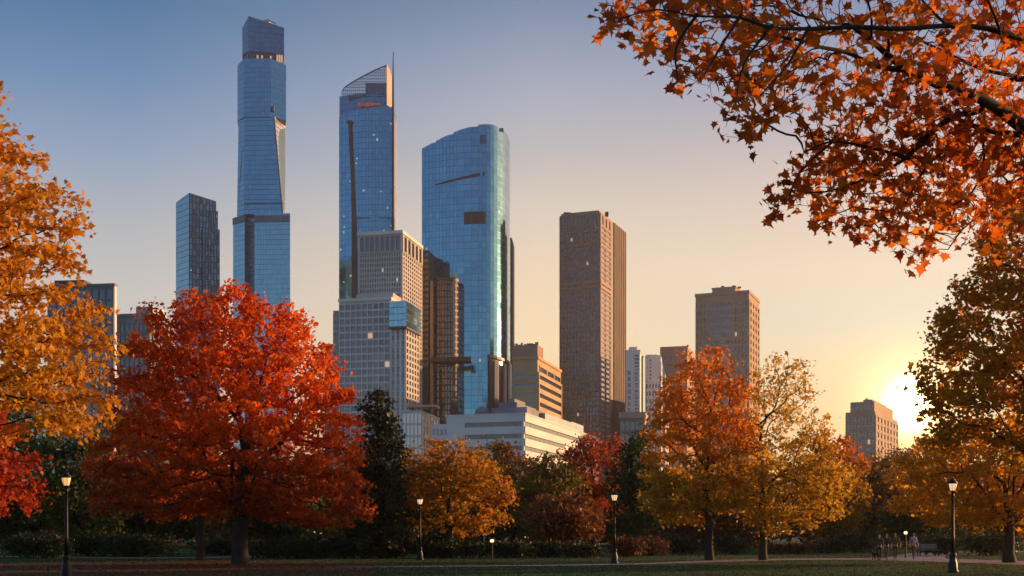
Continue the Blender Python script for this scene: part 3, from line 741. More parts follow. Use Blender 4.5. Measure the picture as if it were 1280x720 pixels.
# --- 8 bronze towers in front of the curved tower
def t_bronze():
    D = 744; r = np.random.default_rng(6)
    cx = X(557.5, D); rad = X(572.5, D)-cx; H = Z(348, D)
    pts = [(cx-rad-1, D+20)]+[(cx-rad*1.0+2*rad*(1-math.cos(a))/2, D+6-6*math.sin(a)*1.1) for a in np.linspace(0, math.pi, 14)]+[(cx+rad, D+20)]
    root = empty('bronze_tower', (cx, D, 0)); tag(root, 'dark bronze tower with rounded front at the left foot of the broad glass tower', 'skyscraper'); bpy.context.view_layer.update()
    w = MB(); w.prism(pts, 0, H); 
    w.prism([(p[0]*1.0+(p[0]-cx)*.04, p[1]-.3) for p in pts], H-1.5, H+.5)
    for k in (.18, .5, .82): w.box(cx-rad+2*rad*k-1, cx-rad+2*rad*k+1.3, D+6, D+10, H+.5, H+2.0)
    w.build('frame', M_bronze, root); g = {}
    for i in range(len(pts)-1): curtain(g, pts[i], pts[i+1], 4, H-1.6, H-1.6, 3.9, 1 if 0 < i < len(pts)-2 else 4, r, off=.12, gapx=.5, gapz=.9, lit=.004)
    curtain_build(g, 'curtain_wall', G_bronze, root)
    # projecting terrace blade
    b = MB(); b.prism([(X(538, D-8), D-10), (X(589, D-8), D-10), (X(589, D-8), D+3), (X(538, D-8), D+3)], [Z(454, D)]*4, [Z(450, D), Z(448.5, D), Z(448.5, D), Z(450, D)]); b.build('terrace_blade', M_bronze, root)
    # gilded lattice side piece
    c = corner_box(541, 537.6, 545.5, D+2, 14, 16); h2 = Z(350, D)
    lat = MB(); lat.prism(fp(c), 0, h2)
    u = c['nl']
    for k in range(46): lat.slab(c['A'], c['C'], c['nl'], 0, .3+.3*(k % 3 == 0), 4+k*3.3, 5.2+k*3.3); lat.slab(c['C'], c['B'], c['nr'], 0, .4, 4+k*3.3, 5.2+k*3.3)
    lat.build('side_shaft', M_salmon, root)
    D2 = 745; c = corner_box(535.8, 526.5, 538, D2, 10, 30); H = Z(313, D2)
    B = Bld('slab_tower', 'slim dark slab tower squeezed between the stepped stone tower and the broad glass tower', [M_dark], DARKG, anchor=c['C']); B.hide = Z(500, D2)
    B.w.prism(fp(c), 0, H); B.face(c['A'], c['C'], c['nl'], 5, H-1, 2, 48, .15, .4, .3, lit=0); B.done(60)
t_bronze()

# --- 9 spired tower with curved crown screen
def t_spire():
    D = 900; r = np.random.default_rng(8)
    A = (X(424, D+4), D+4.); E = (X(491, D-2), D-2.); E2 = (X(496, D+22), D+22.); K = (X(430, D+40), D+40.)
    mid = [(A[0]+(E[0]-A[0])*f, A[1]+(E[1]-A[1])*f-4*math.sin(f*math.pi)) for f in np.linspace(0, 1, 9)]
    root = empty('glass_tower', (A[0], A[1], 0)); tag(root, 'blue glass tower with a swept lattice crown and a needle spire on its right edge', 'skyscraper'); bpy.context.view_layer.update()
    ztl, ztr = Z(143.5, D), Z(135, D)
    def zt(p): f = (p[0]-A[0])/(E[0]-A[0]); return ztl+(ztr-ztl)*min(1, max(0, f*1.0))+1.5*math.sin(max(0, min(1, f))*math.pi)
    poly = mid+[E2, K]; w = MB(); w.prism(poly, 0, [zt(p) for p in poly]); w.build('mullion_frame', M_mull, root)
    g = {}; q = poly+[poly[0]]
    for i in range(len(q)-1):
        L = math.hypot(q[i+1][0]-q[i][0], q[i+1][1]-q[i][1])
        if i == 8: continue
        curtain(g, q[i], q[i+1], 4, zt(q[i]), zt(q[i+1]), 4.2, max(1, round(L/2.6)), r, off=.1, gapx=.14, gapz=.2, lit=.06 if i < 8 else 0, jit=.005)
    curtain_build(g, 'curtain_wall', G_blue, root)
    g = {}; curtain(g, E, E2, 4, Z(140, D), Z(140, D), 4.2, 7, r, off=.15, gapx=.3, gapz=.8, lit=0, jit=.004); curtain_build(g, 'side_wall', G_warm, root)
    # upper drum, set back a little, deep blue
    w = MB(); up = [(p[0]*1.0+(.0), p[1]+1.2) for p in mid if p[0] < X(484.5, D)]; up.append((X(484.5, D), mid[-2][1]+1)); up2 = up+[(X(484.5, D), D+26), (A[0], D+34)]
    zu = Z(117.5, D); w.prism(up2, ztl-8, zu); w.build('upper_frame', M_mull, root); g = {}
    for i in range(len(up)-1): curtain(g, up[i], up[i+1], ztl-8, zu, zu, 4.2, max(1, round(abs(up[i+1][0]-up[i][0])/2.6)), r, off=.1, gapx=.14, gapz=.2, lit=0)
    curtain_build(g, 'upper_wall', G_blue_deep, root)
    # crown lattice
    def zc(px): return Z(np.interp(px, [427, 431, 440, 455, 470, 483.5], [117, 110.5, 104.5, 96, 88.5, 83]), D)
    lat = MB(); yy = D-2.6; cols = np.linspace(427.5, 483.5, 23)
    for px in cols: x = X(px, D); lat.box(x-.12, x+.12, yy, yy+.6, zu-2.8, zc(px))
    for k in range(60):
        z = zu-2.6+k*2.2; x1 = X(483.5, D)
        xs = [px for px in np.linspace(427.5, 483.5, 90) if zc(px) > z]
        if not xs: break
        lat.box(X(xs[0], D), x1, yy+.1, yy+.5, z-.08, z+.08)
    for i in range(len(cols)-1):
        a, b = cols[i], cols[i+1]; lat.prism([(X(a, D), yy), (X(b, D), yy), (X(b, D), yy+.8), (X(a, D), yy+.8)], [zc(a)-.5, zc(b)-.5, zc(b)-.5, zc(a)-.5], [zc(a)+.3, zc(b)+.3, zc(b)+.3, zc(a)+.3])
    lat.build('crown_lattice', M_mull, root)
    g = {}
    for i in range(len(cols)-1): curtain(g, (X(cols[i], D), yy+1.0), (X(cols[i+1], D), yy+1.0), zu-2.8, zc(cols[i])-.3, zc(cols[i+1])-.3, 3.0, 1, r, gapx=.3, gapz=.3, lit=0, off=.0)
    curtain_build(g, 'crown_screen', clear_glass('clear_screen_glass'), root)
    bk = MB(); bk.prism([(X(457, D), yy+1.4), (X(483.3, D), yy+1.4), (X(483.3, D), yy+18), (X(457, D), yy+18)], zu-1, Z(104.5, D)); bk.build('crown_core', M_mull, root)
    g = {}; curtain(g, (X(457, D), yy+1.3), (X(483.2, D), yy+1.3), zu, Z(104.5, D), Z(104.5, D), 4, 8, r, lit=0, off=.0)
    fin = MB(); fin.prism([(X(484, D), yy-.2), (X(487.3, D), yy+4), (X(487.3, D), yy+16), (X(484, D), yy+12)], Z(133, D), [Z(82, D), Z(87, D), Z(87, D), Z(82, D)]); fin.build('crown_fin', M_salmon, root)
    sg = MB()
    for i, (a, b, t) in enumerate(((448.5, 452, 0), (453.5, 456, 1), (457.5, 463, 0), (464, 468, 1), (469, 476, 2))):
        z1 = Z(131.5+.3*t, D); z0 = Z(136-.8*t, D); sg.box(X(a, D), X(b, D), yy-3.0, yy-1.8, z0, z1)
    sg.build('rooftop_light', M_red, root)
    # needle, mast down the edge, leaning dark duct on the face
    m = MB(); xs = X(492, D); m.tube([(xs, D-3, Z(300, D)), (xs, D-3, Z(150, D)), (xs, D-3, Z(100, D)), (xs, D-3, Z(67, D))], [1.0, .95, .7, .3], 8); 
    m.box(xs-1.2, xs+.9, D-3.6, D-1, Z(300, D), Z(272, D)); m.build('spire', M_dark, root)
    d = MB(); L = [(437, 152), (438.5, 180), (440.5, 215), (442.5, 262), (443.5, 300), (444, 376)]; W = [1.6, 1.7, 1.9, 2.7, 3.6, 3.9]
    for i in range(len(L)-1):
        (a, ya), (b, yb) = L[i], L[i+1]; y = D-1.9; wa, wb = W[i]*.6, W[i+1]*.6
        d.hexa([(X(b, D)-wb, y, Z(yb, D)), (X(b, D)+wb, y, Z(yb, D)), (X(b, D)+wb, y+2, Z(yb, D)), (X(b, D)-wb, y+2, Z(yb, D)), (X(a, D)-wa, y, Z(ya, D)), (X(a, D)+wa, y, Z(ya, D)), (X(a, D)+wa, y+2, Z(ya, D)), (X(a, D)-wa, y+2, Z(ya, D))])
    d.box(X(433.8, D), X(440.5, D), D-2.1, D, Z(155, D), Z(151.5, D)); d.build('face_duct', M_bronze, root)
    b = MB(); b.box(X(446, D), X(489, D), D-3.4, D-2.2, Z(274.4, D), Z(273, D)); b.build('belt', M_mull, root)
t_spire()

# --- 10 supertall
def t_super():
    D = 1000; r = np.random.default_rng(9)
    root = empty('supertall_tower', (X(326, D), D, 0)); tag(root, 'tallest blue glass tower, very slim, with tapering waist on a wider base', 'skyscraper'); bpy.context.view_layer.update()
    fr = MB(); g = {}; gd = {}; gp = {}; gb = {}
    def ring(l, c1, rr, d0=0, dep=38, c0=None):
        # plan: left end, front corner(s), right end
        return [(X(l, D+6+d0), D+6+d0), (X(c1, D+d0), D+d0), (X(rr, D+12+d0), D+12+d0), (X(rr, D+12+d0)-2, D+dep), (X(l, D+6+d0)+2, D+dep)]
    def block(R0, R1, z0, z1s, gl, nc, fh=4.1, lit=.004, sidegl=None):
        n = len(R0); z1 = z1s if hasattr(z1s, '__len__') else [z1s]*n
        V = [(p[0], p[1], z0) for p in R0]+[(p[0], p[1], z1[i]) for i, p in enumerate(R1)]
        fr.add(V, [tuple(range(n))[::-1], tuple(range(n, 2*n))]+[(i, (i+1) % n, n+(i+1) % n, n+i) for i in range(n)])
        for i in range(n):
            j = (i+1) % n; L = math.dist(R0[i], R0[j])
            tgt = gl if not (sidegl is not None and i == 1) else sidegl
            curtain(tgt, R0[i], R0[j], z0, z1[i], z1[j], fh, max(1, round(L/nc)), r, off=.12, gapx=.14, gapz=.2, lit=lit if i < 2 else 0, a1=R1[i], b1=R1[j], zh=max(z1), jit=.004)
    zz = lambda y: Z(y, D)
    # crown
    b0 = ring(303, 310, 355); c_ = [zz(30), zz(20), zz(31), zz(31), zz(26)]
    R0 = [(X(303, D+8), D+8), (X(311, D), D), (X(355, D+6), D+6), (X(354, D+30), D+30), (X(304, D+32), D+32)]
    block(R0, R0, zz(64), c_, gd, 2.6, lit=.0)
    # belt of lit plant floors
    R1 = [(p[0]*.0+p[0]+(1.2 if i in (0, 4) else -1.2), p[1]+1.5) for i, p in enumerate(R0)]
    fr.prism(R1, zz(75), zz(64)); 
    bl = MB(); rr_ = random.Random(2); a, b = np.array(R1[1]), np.array(R1[2]); nn = (b-a)/np.linalg.norm(b-a); nq = np.array((nn[1], -nn[0]))
    for k in range(16):
        f0, f1 = k/16+.006, (k+1)/16-.01
        if rr_.random() < .3 and k < 12: continue
        bl.slab(a+(b-a)*f0, a+(b-a)*f1, nq, .02, .4, zz(74 if k > 12 else 73), zz(64.5 if k > 12 else 67), 0 if (k > 12 or rr_.random() < .35) else 1)
    bl.build('plant_floor_window', [mat('amber_room', (.5,.3,.2), .5, 0, 0, emit=(1,.5,.25), es=.45), M_bronze], root)
    # upper body
    R2 = [(X(297, D+8), D+8), (X(305, D-1), D-1), (X(338, D-2), D-2), (X(357.5, D+7), D+7), (X(356, D+36), D+36), (X(299, D+38), D+38)]
    block(R2, R2, zz(147), [zz(76.5), zz(74), zz(74), zz(77), zz(77), zz(76)], g, 2.6, lit=.004)
    # tapering waist: the right facet closes towards the bottom
    T = [(X(298.5, D+8), D+8), (X(306, D), D), (X(343, D-1), D-1), (X(357, D+22), D+22), (X(355, D+36), D+36), (X(300, D+38), D+38)]
    W_ = [(X(296.5, D+8), D+8), (X(306, D), D), (X(354, D-1), D-1), (X(356.5, D+14), D+14), (X(355, D+36), D+36), (X(298, D+38), D+38)]
    n = 6; V = [(p[0], p[1], zz(268)) for p in W_]+[(p[0], p[1], zz(145.5)) for p in T]
    fr.add(V, [tuple(range(n))[::-1], tuple(range(n, 2*n))]+[(i, (i+1) % n, n+(i+1) % n, n+i) for i in range(n)])
    for i in range(n):
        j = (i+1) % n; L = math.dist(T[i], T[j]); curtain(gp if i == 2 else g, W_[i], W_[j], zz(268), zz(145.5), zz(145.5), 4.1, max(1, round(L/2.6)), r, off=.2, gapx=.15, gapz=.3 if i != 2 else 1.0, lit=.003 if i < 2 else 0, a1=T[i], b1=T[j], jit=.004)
    # dark diagonal crease on the front
    cr = MB(); cr.prism([(X(341.2, D), D-2.6), (X(343.2, D), D-2.6), (X(343.2, D), D+1), (X(341.2, D), D+1)], zz(140), zz(133)); 
    cr.hexa([(X(352.6, D), D-1.8, zz(268)), (X(354.2, D), D-1.8, zz(268)), (X(354.2, D), D, zz(268)), (X(352.6, D), D, zz(268)), (X(342.0, D), D-1.8, zz(145)), (X(343.4, D), D-1.8, zz(145)), (X(343.4, D), D, zz(145)), (X(342.0, D), D, zz(145))])
    cr.box(X(306, D), X(354, D), D-1.3, D-.5, zz(255.2), zz(253.8)); cr.build('dark_crease', M_mull, root)
    # base with notch
    Dn = D-4
    L1 = [(X(291.5, D+6), D+6), (X(306, Dn), Dn), (X(306.5, D+14), D+14), (X(292.5, D+30), D+30)]
    block(L1, L1, 4, zz(270), gb, 2.6, lit=.002); fr.prism([(X(306, D+8), D+8), (X(318, D+6), D+6), (X(318, D+20), D+20), (X(306, D+20), D+20)], 0, zz(268))
    nb = {}; curtain(nb, (X(306, D+8), D+8), (X(318, D+6), D+6), 4, zz(268), zz(268), 4.1, 3, r, off=.2, lit=.003); curtain_build(nb, 'notch_wall', G_blue_deep, root)
    L2 = [(X(318, Dn+2), Dn+2), (X(362.5, Dn), Dn), (X(361.5, D+34), D+34), (X(319, D+34), D+34)]
    block(L2, L2, 4, zz(268), gb, 2.6, lit=.002)
    fr.prism([(X(300, D+12), D+12), (X(354, D+8), D+8), (X(354, D+30), D+30), (X(300, D+30), D+30)], zz(270), zz(264))
    lv = MB()
    for (a, b, n_) in (((X(318, Dn+2), Dn+2), (X(362.5, Dn), Dn), 22), ((X(291.5, D+6), D+6), (X(306, Dn), Dn), 7)):
        a = np.array(a); b = np.array(b); nn = (b-a)/np.linalg.norm(b-a); nq = np.array((nn[1], -nn[0])); lv.slab(a, b, nq, .22, .35, zz(279), zz(270.5), 0)
        for k in range(n_): lv.slab(a+(b-a)*(k/n_), a+(b-a)*((k+.3)/n_), nq, .35, .7, zz(279), zz(270.5), 1)
    lv.build('louvre_band', [M_mull, M_mull_l], root)
    fr.build('mullion_frame', M_mull, root); curtain_build(gd, 'crown_wall', G_blue_deep, root); curtain_build(g, 'curtain_wall', G_blue, root); curtain_build(gp, 'side_facet', G_warm, root); curtain_build(gb, 'base_wall', G_pale, root)
    c2 = MB(); x = X(332, D); c2.tube([(x-4, D+6, zz(23)), (x+1, D+6, zz(21)), (x+8, D+6, zz(26))], [.5, .7, .4]); c2.box(x-2, x+2, D+5, D+9, zz(28), zz(22)); c2.build('roof_crane', M_salmon, root)
t_super()

# --- 11 slim dark tower on the left and low blocks
def t_slim():
    D = 820; r = np.random.default_rng(10); root = empty('glass_tower', (X(236, D), D, 0)); tag(root, 'slim dark blue glass tower with stepped top left of the tallest tower', 'skyscraper'); bpy.context.view_layer.update()
    t = 8; c = corner_box(237, 220.5, 271, D, 44); H = Z(241, D); fr = MB(); gl = {}; gr = {}
    C = np.array((X(236.5, D), D)); Lf = np.array((X(220, D+14), D+14.)); Rt = np.array((X(273, D+10), D+10.)); K = np.array((X(262, D+34), D+34.))
    L2 = np.array((X(270, D+9), D+9.))
    fr.prism([Lf, C, L2, K], 0, [Z(246, D), H, Z(247, D), Z(250, D)])
    curtain(gl, Lf, C, 4, Z(246, D), H, 4, 6, r, off=.15, lit=.004); curtain(gr, C, L2, 4, H, Z(247, D), 4, 8, r, off=.15, lit=.008, gapx=.9, gapz=.7)
    curtain(gr, L2, K, 4, Z(247, D), Z(250, D), 4, 8, r, off=.15, lit=0)
    # right wings, one lower and proud
    W1 = [C*.48+L2*.52+np.array((0, -2.)), np.array((X(274.5, D+6), D+6.)), np.array((X(272, D+30), D+30.)), K]
    fr.prism(W1, 0, Z(284, D)); curtain(gr, W1[0], W1[1], 4, Z(284, D), Z(284, D), 4, 6, r, off=.15, lit=.03, gapx=.9, gapz=.7); curtain(gr, W1[1], W1[2], 4, Z(284, D), Z(284, D), 4, 6, r, off=.15, lit=0)
    W2 = [C*.25+L2*.75+np.array((0, -1.)), np.array((X(272.5, D+8), D+8.)), np.array((X(271, D+24), D+24.)), K]
    fr.prism(W2, 0, Z(260, D)); curtain(gr, W2[0], W2[1], Z(284, D), Z(260, D), Z(260, D), 4, 4, r, off=.15, lit=.01, gapx=.9, gapz=.7)
    fr.build('mullion_frame', mat('charcoal_frame', (.10,.11,.12), .5, .3, .1, .1), root); curtain_build(gl, 'left_wall', G_blue, root); curtain_build(gr, 'right_wall', glassmat('smoky_glass', (.02,.04,.06), (.16,.24,.30), .1, .8), root)
t_slim()
def t_leftblocks():
    D = 330; c = corner_box(142.5, 60, 145, D, 8); H = Z(356, D)
    B = Bld('apartment_block', 'dark gridded apartment block with a bright edge partly behind the orange tree at left', [M_grey, M_white, M_roof], DARKG, cat='building', anchor=c['C']); B.hide = 40
    B.w.prism(fp(c), 0, H); B.face(c['A'], c['C'], c['nl'], 3, H-.8, 9, 20, .16, .16, .35, edge=.3, lit=.01); B.w.slab(c['C'], c['B'], c['nr'], 0, .2, 0, H, 1)  # white right face: sunlit side put into the colour
    B.w.prism(fp(c, .3), H-.3, H+.4, 0)
    q = corner_box(105, 68, 108, D+4, 6, 14); B.w.prism(fp(q), H, H+2.2, 2); B.done()
    D = 520; c = corner_box(186, 143, 215, D, 14); H = Z(391, D)
    B = Bld('apartment_block', 'low grey block with stepped roof left of the red tree top', [M_grey, M_mull_l, M_roof], DARKG, cat='building', anchor=c['C']); B.hide = 50
    B.w.prism(fp(c), 0, H); B.face(c['A'], c['C'], c['nl'], 3, H-3.5, 7, 18, .35, .35, .4, edge=.4, lit=.02); B.face(c['C'], c['B'], c['nr'], 3, H-3.5, 6, 18, .35, .35, .4, edge=.4, lit=.02)
    B.w.prism(fp(c, .5), H-1.2, H, 0)
    q = corner_box(190, 170, 203, D-1, 14, 12); B.w.prism(fp(q), H, Z(383.5, D), 1); B.w.tube([(X(181, D), D+4, Z(384, D)), (X(181, D), D+4, Z(381, D))], [.25, .15]); B.done(80)
    D = 1000; c = corner_box(419, 406, 421, D, 6); B = Bld('office_tower', 'bluish block barely showing between the red tree and the stepped stone tower', [M_mull_l], G_pale, cat='building', anchor=c['C']); B.hide = 100
    B.w.prism(fp(c), 0, Z(430, D)); B.face(c['A'], c['C'], c['nl'], 5, Z(431, D), 4, 30, .2, .3, .3, lit=0); B.done(50)
    D = 300; c = corner_box(70, 8, 74, D, 5); B = Bld('apartment_block', 'pale blue-grey block glimpsed through the left orange tree', [M_mull_l, M_grey], G_pale, cat='building', anchor=c['C']); B.hide = 20
    B.w.prism(fp(c), 0, Z(470, D)); B.face(c['A'], c['C'], c['nl'], 3, Z(471, D), 7, 12, .3, .3, .3, lit=0); B.done(60)
t_leftblocks()
def t_whitepair():
    D = 640; c = corner_box(800, 782, 808, D, 10, 24); H = Z(438, D)
    B = Bld('white_block', 'white high-rise with balconies just right of the brown office tower', [M_cream, M_grey], DARKG, cat='building', anchor=c['C']); B.hide = 60
    B.w.prism(fp(c), 0, H); B.face(c['A'], c['C'], c['nl'], 3, Z(462, D), 2, 26, .6, .3, .4, lit=0); B.face(c['C']-(c['C']-c['A'])*.42, c['C'], c['nl'], Z(540, D), H-2, 1, 22, .3, .34, 1.1, lit=.0); B.w.prism(fp(c, .3), H-.4, H+.3)
    B.w.box(X(788, D), X(797, D), D+4, D+10, H, H+2.5); B.w.tube([(X(797, D), D+4, H), (X(797, D), D+4, H+3)], [.2, .2]); B.done(50)
    D = 655; c = corner_box(826, 806.5, 845.5, D, 9); H = Z(444, D)
    B = Bld('white_block', 'plain white block with a slanting sunlit right wall above the orange tree', [M_cream, M_grey], DARKG, cat='building', anchor=c['C']); B.hide = 60
    B.w.prism(fp(c), 0, H); B.w.slab(c['A'], c['C'], c['nl'], 0, .4, Z(478, D), H, 0)
    B.face(c['A'], c['C'], c['nl'], 4, Z(478, D), 5, 20, .45, .4, .4, lit=0); B.face(c['C'], c['B'], c['nr'], 4, Z(452, D), 6, 24, .45, .4, .3, lit=0)
    p = c['A']*.72+c['C']*.28; q = c['A']*.62+c['C']*.38
    for k in range(6): B.pane(p, q, c['nl'], Z(474-k*4.5, D), Z(471.5-k*4.5, D), .45)
    B.w.box(X(810, D), X(823, D), D+6, D+14, H, H+1.2); B.done(60)
    D = 800; c = corner_box(859, 826, 868, D, 16); H = Z(433, D)
    B = Bld('office_block', 'square brown block peeping out between the white block and the tan apartment tower', [M_brown, M_brown2], DARKG, cat='building', anchor=c['C']); B.hide = 80
    B.w.prism(fp(c), 0, H); B.face(c['A'], c['C'], c['nl'], 3, H-6, 8, 20, .5, .4, .3, lit=0); B.w.prism(fp(c, .4), H-6, H+.3, 1); B.done(50)
    D = 360; c = corner_box(806, 775, 818, D, 9, 14); H = Z(515, D)
    B = Bld('brick_block', 'low brick block with an orange parapet at the foot of the white high-rise', [M_brown, M_salmon], DARKG, cat='building', anchor=c['C']); B.hide = 15
    B.w.prism(fp(c), 0, H); B.face(c['A'], c['C'], c['nl'], 2, H-2.2, 5, 9, .3, .35, .3, lit=0); B.w.prism(fp(c, .3), H-1.8, H, 1); B.done(40)
    D = 560; c = corner_box(560, 540, 566, D, 10, 14); H = Z(530, D)
    B = Bld('podium_building', 'small white box building beside the foot of the bronze tower', [M_cream, M_dark], DARKG, cat='building', anchor=c['C']); B.w.prism(fp(c), 0, H); B.face(c['A'], c['C'], c['nl'], 2, H-1, 4, 9, .5, .5, .3, lit=0); B.done(20)
t_whitepair()
# ================================================================= GROUND
def ground_mat(name, stops, scale, bump=.4, fine=8.):
    m = bpy.data.materials.new(name); t = nt(m); b = t.nodes['Principled BSDF']; b.inputs['Roughness'].default_value = .95; b.inputs['Specular IOR Level'].default_value = .15
    g = t.nodes.new('ShaderNodeNewGeometry'); a = t.nodes.new('ShaderNodeTexNoise'); a.inputs['Scale'].default_value = scale; a.inputs['Detail'].default_value = 8; a.inputs['Roughness'].default_value = .65
    t.links.new(g.outputs['Position'], a.inputs['Vector']); r = t.nodes.new('ShaderNodeValToRGB'); e = r.color_ramp.elements
    while len(e) < len(stops): e.new(.5)
    for i, (p, c) in enumerate(stops): e[i].position = p; e[i].color = tuple(c)+(1,)
    t.links.new(a.outputs['Fac'], r.inputs[0]); t.links.new(r.outputs[0], b.inputs['Base Color'])
    n = t.nodes.new('ShaderNodeTexNoise'); n.inputs['Scale'].default_value = fine; n.inputs['Detail'].default_value = 5; t.links.new(g.outputs['Position'], n.inputs['Vector'])
    bp = t.nodes.new('ShaderNodeBump'); bp.inputs['Strength'].default_value = bump; bp.inputs['Distance'].default_value = .1; t.links.new(n.outputs['Fac'], bp.inputs['Height']); t.links.new(bp.outputs[0], b.inputs['Normal'])
    return m
M_ground = ground_mat('ground', [(.35, (.05,.05,.045)), (.65, (.09,.085,.075))], .05)
M_lawn = ground_mat('lawn', [(.3, (.008,.042,.005)), (.55, (.018,.072,.008)), (.75, (.04,.075,.011))], .25, .8, 12)
M_litter_bed = ground_mat('leaf_bed', [(.3, (.04,.026,.012)), (.5, (.08,.035,.014)), (.7, (.04,.045,.012))], .8, .9, 12)
M_path = ground_mat('path', [(.3, (.20,.18,.18)), (.7, (.30,.27,.26))], .8, .2, 6)
M_kerb = mat('kerb', (.3,.29,.28), .9, 0, .2, 2.)
def sheet(name, poly, z, m, kind='structure'):
    o = mesh_np(name, [(x, y, z) for x, y in poly], [np.array([list(range(len(poly)))])], m); tag(o, kind=kind); return o
sheet('ground', [(-4000, -400), (4000, -400), (4000, 6000), (-4000, 6000)], 0, M_ground)
sheet('lawn', [(-260, -50), (260, -50), (260, 280), (-260, 280)], .006, M_lawn)
def G(px, py): d = EYE*F/(py-HY); return (X(px, d), d)
def smooth_line(pts, n=8):
    out = []; P_ = [pts[0]]+list(pts)+[pts[-1]]
    for i in range(1, len(P_)-2):
        p0, p1, p2, p3 = [np.array(q, float) for q in P_[i-1:i+3]]
        for k in range(n):
            t = k/n; out.append(.5*((2*p1)+(-p0+p2)*t+(2*p0-5*p1+4*p2-p3)*t*t+(-p0+3*p1-3*p2+p3)*t**3))
    out.append(np.array(pts[-1], float)); return out
PATHS = []
def strip(name, line, widths, z, m):
    ln = smooth_line(line); w = np.interp(np.linspace(0, 1, len(ln)), np.linspace(0, 1, len(widths)), widths); V = []; Fq = []
    for i, p in enumerate(ln):
        d = ln[min(i+1, len(ln)-1)]-ln[max(i-1, 0)]; d /= np.linalg.norm(d)+1e-9; q = np.array((-d[1], d[0]))*w[i]/2
        V += [(p[0]+q[0], p[1]+q[1], z), (p[0]-q[0], p[1]-q[1], z)]
        if i: k = 2*i; Fq.append((k-2, k-1, k+1, k))
    o = mesh_np(name, V, [np.array(Fq)], m); tag(o, kind='structure'); PATHS.append((ln, w)); return o, ln, w
PATH1 = [(60, 42), (38, 52), (31.5, 62), (26.2, 78), (17, 78), (7, 67), (-2, 62.5), (-9, 62)]
strip('path', PATH1, [5, 5, 5.2, 7.0, 4.0, 1.5, 1.2, 1.0], .014, M_path)
strip('path', [(26.5, 79), (33, 96), (40, 108), (60, 118)], [4, 3.5, 3, 3], .018, M_path)
strip('path', [(-40, 90), (-27, 84), (-21, 86), (-14, 100)], [2.2, 2, 2, 1.5], .014, M_path)
# beds of fallen leaves
sheet('leaf_bed', [(-60, 35), (-8, 35), (-5, 50), (-7, 60), (-12, 66), (-19, 70), (-26, 68), (-60, 72)], .012, M_litter_bed)
sheet('leaf_bed', [(29, 66), (34, 62), (44, 56), (80, 60), (80, 88), (46, 84), (34, 80), (31, 74)], .012, M_litter_bed)

# fallen leaves lying on the grass
L_fall = leafmat('fallen_leaf', [(.10,.03,.01), (.30,.09,.02), (.38,.16,.03)], trans=.1)
L_fall_red = leafmat('fallen_red_leaf', [(.12,.02,.01), (.35,.05,.015), (.4,.10,.02)], trans=.1)
def litter(name, x0, x1, y0, y1, n, m, seed, size=.13, cx=None, sd=None):
    r = np.random.default_rng(seed)
    p = np.stack((r.uniform(x0, x1, n), r.uniform(y0, y1, n), r.uniform(.02, .035, n)), 1)
    if cx is not None: p[:, 0] = cx[0]+r.normal(size=n)*sd[0]; p[:, 1] = cx[1]+r.normal(size=n)*sd[1]
    o = leaves(name, p, size, m, None, 'lobed', seed, 8.0); tag(o, kind='stuff'); return o
tag(litter('fallen_leaves', 0, 0, 0, 0, 8000, L_fall_red, 31, .11, (-17, 63), (9, 7)), 'red leaves fallen on the grass under the big red tree', 'fallen leaves', kind='stuff')
tag(litter('fallen_leaves', 5, 60, 45, 95, 11000, L_fall, 32, .10), 'brown and orange leaves scattered on the lawn at right', 'fallen leaves', kind='stuff')
# grass blades in tufts near the frame's bottom
def grass():
    r = np.random.default_rng(40); n = 60000; y = 44+r.random(n)**1.6*55; x = r.uniform(-1, 1, n)*y*.46
    ok = np.ones(n, bool)
    for ln, w in PATHS:
        for i in range(len(ln)-1):
            a_ = ln[i]; b_ = ln[i+1]-ln[i]; t_ = np.clip(((x-a_[0])*b_[0]+(y-a_[1])*b_[1])/(b_@b_+1e-9), 0, 1)
            ok &= np.hypot(x-a_[0]-t_*b_[0], y-a_[1]-t_*b_[1]) > w[i]/2+.05
    x = x[ok]; y = y[ok]; n = len(x)
    p = np.stack((x, y, np.full(n, .01)), 1); a = r.uniform(0, 6.28, n); w = .012+.01*r.random(n)*y/50; h = r.uniform(.02, .035, n)
    dx = np.cos(a)[:, None]; dy = np.sin(a)[:, None]; side = np.concatenate((dx, dy, 0*dx), 1)*w[:, None]*1.6; tip = np.stack((r.normal(size=n)*.04, r.normal(size=n)*.04, h), 1)
    V = np.stack((p-side, p+side, p+tip), 1).reshape(-1, 3); o = mesh_np('grass', V, [np.arange(3*n).reshape(n, 3)], mat('grass_blade', (.020,.078,.009), .9, 0, .3, .4)); tag(o, 'short green grass of the park lawn', 'grass', kind='stuff')
grass()

# ================================================================= TREES
red_l = leafmat('red_leaf', [(.46,.045,.004), (.68,.09,.006), (.80,.15,.01), (.86,.24,.016)], low=[(.28,.035,.005), (.46,.08,.01), (.62,.17,.02)], zr=(3.5, 8.0), nscale=.25, trans=.58)  # low: shade of the lower crown painted into the leaf colour
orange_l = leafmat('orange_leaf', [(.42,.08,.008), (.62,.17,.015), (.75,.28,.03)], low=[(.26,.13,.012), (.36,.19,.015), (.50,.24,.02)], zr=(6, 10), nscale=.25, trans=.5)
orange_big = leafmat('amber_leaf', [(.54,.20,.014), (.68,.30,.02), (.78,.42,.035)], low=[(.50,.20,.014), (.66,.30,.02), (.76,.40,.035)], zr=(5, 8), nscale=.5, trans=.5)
flame_l = leafmat('flame_leaf', [(.70,.18,.01), (.80,.28,.018), (.84,.38,.03)], low=[(.42,.20,.012), (.54,.28,.016), (.64,.34,.025)], zr=(5.5, 8.0), nscale=.2, trans=.55)
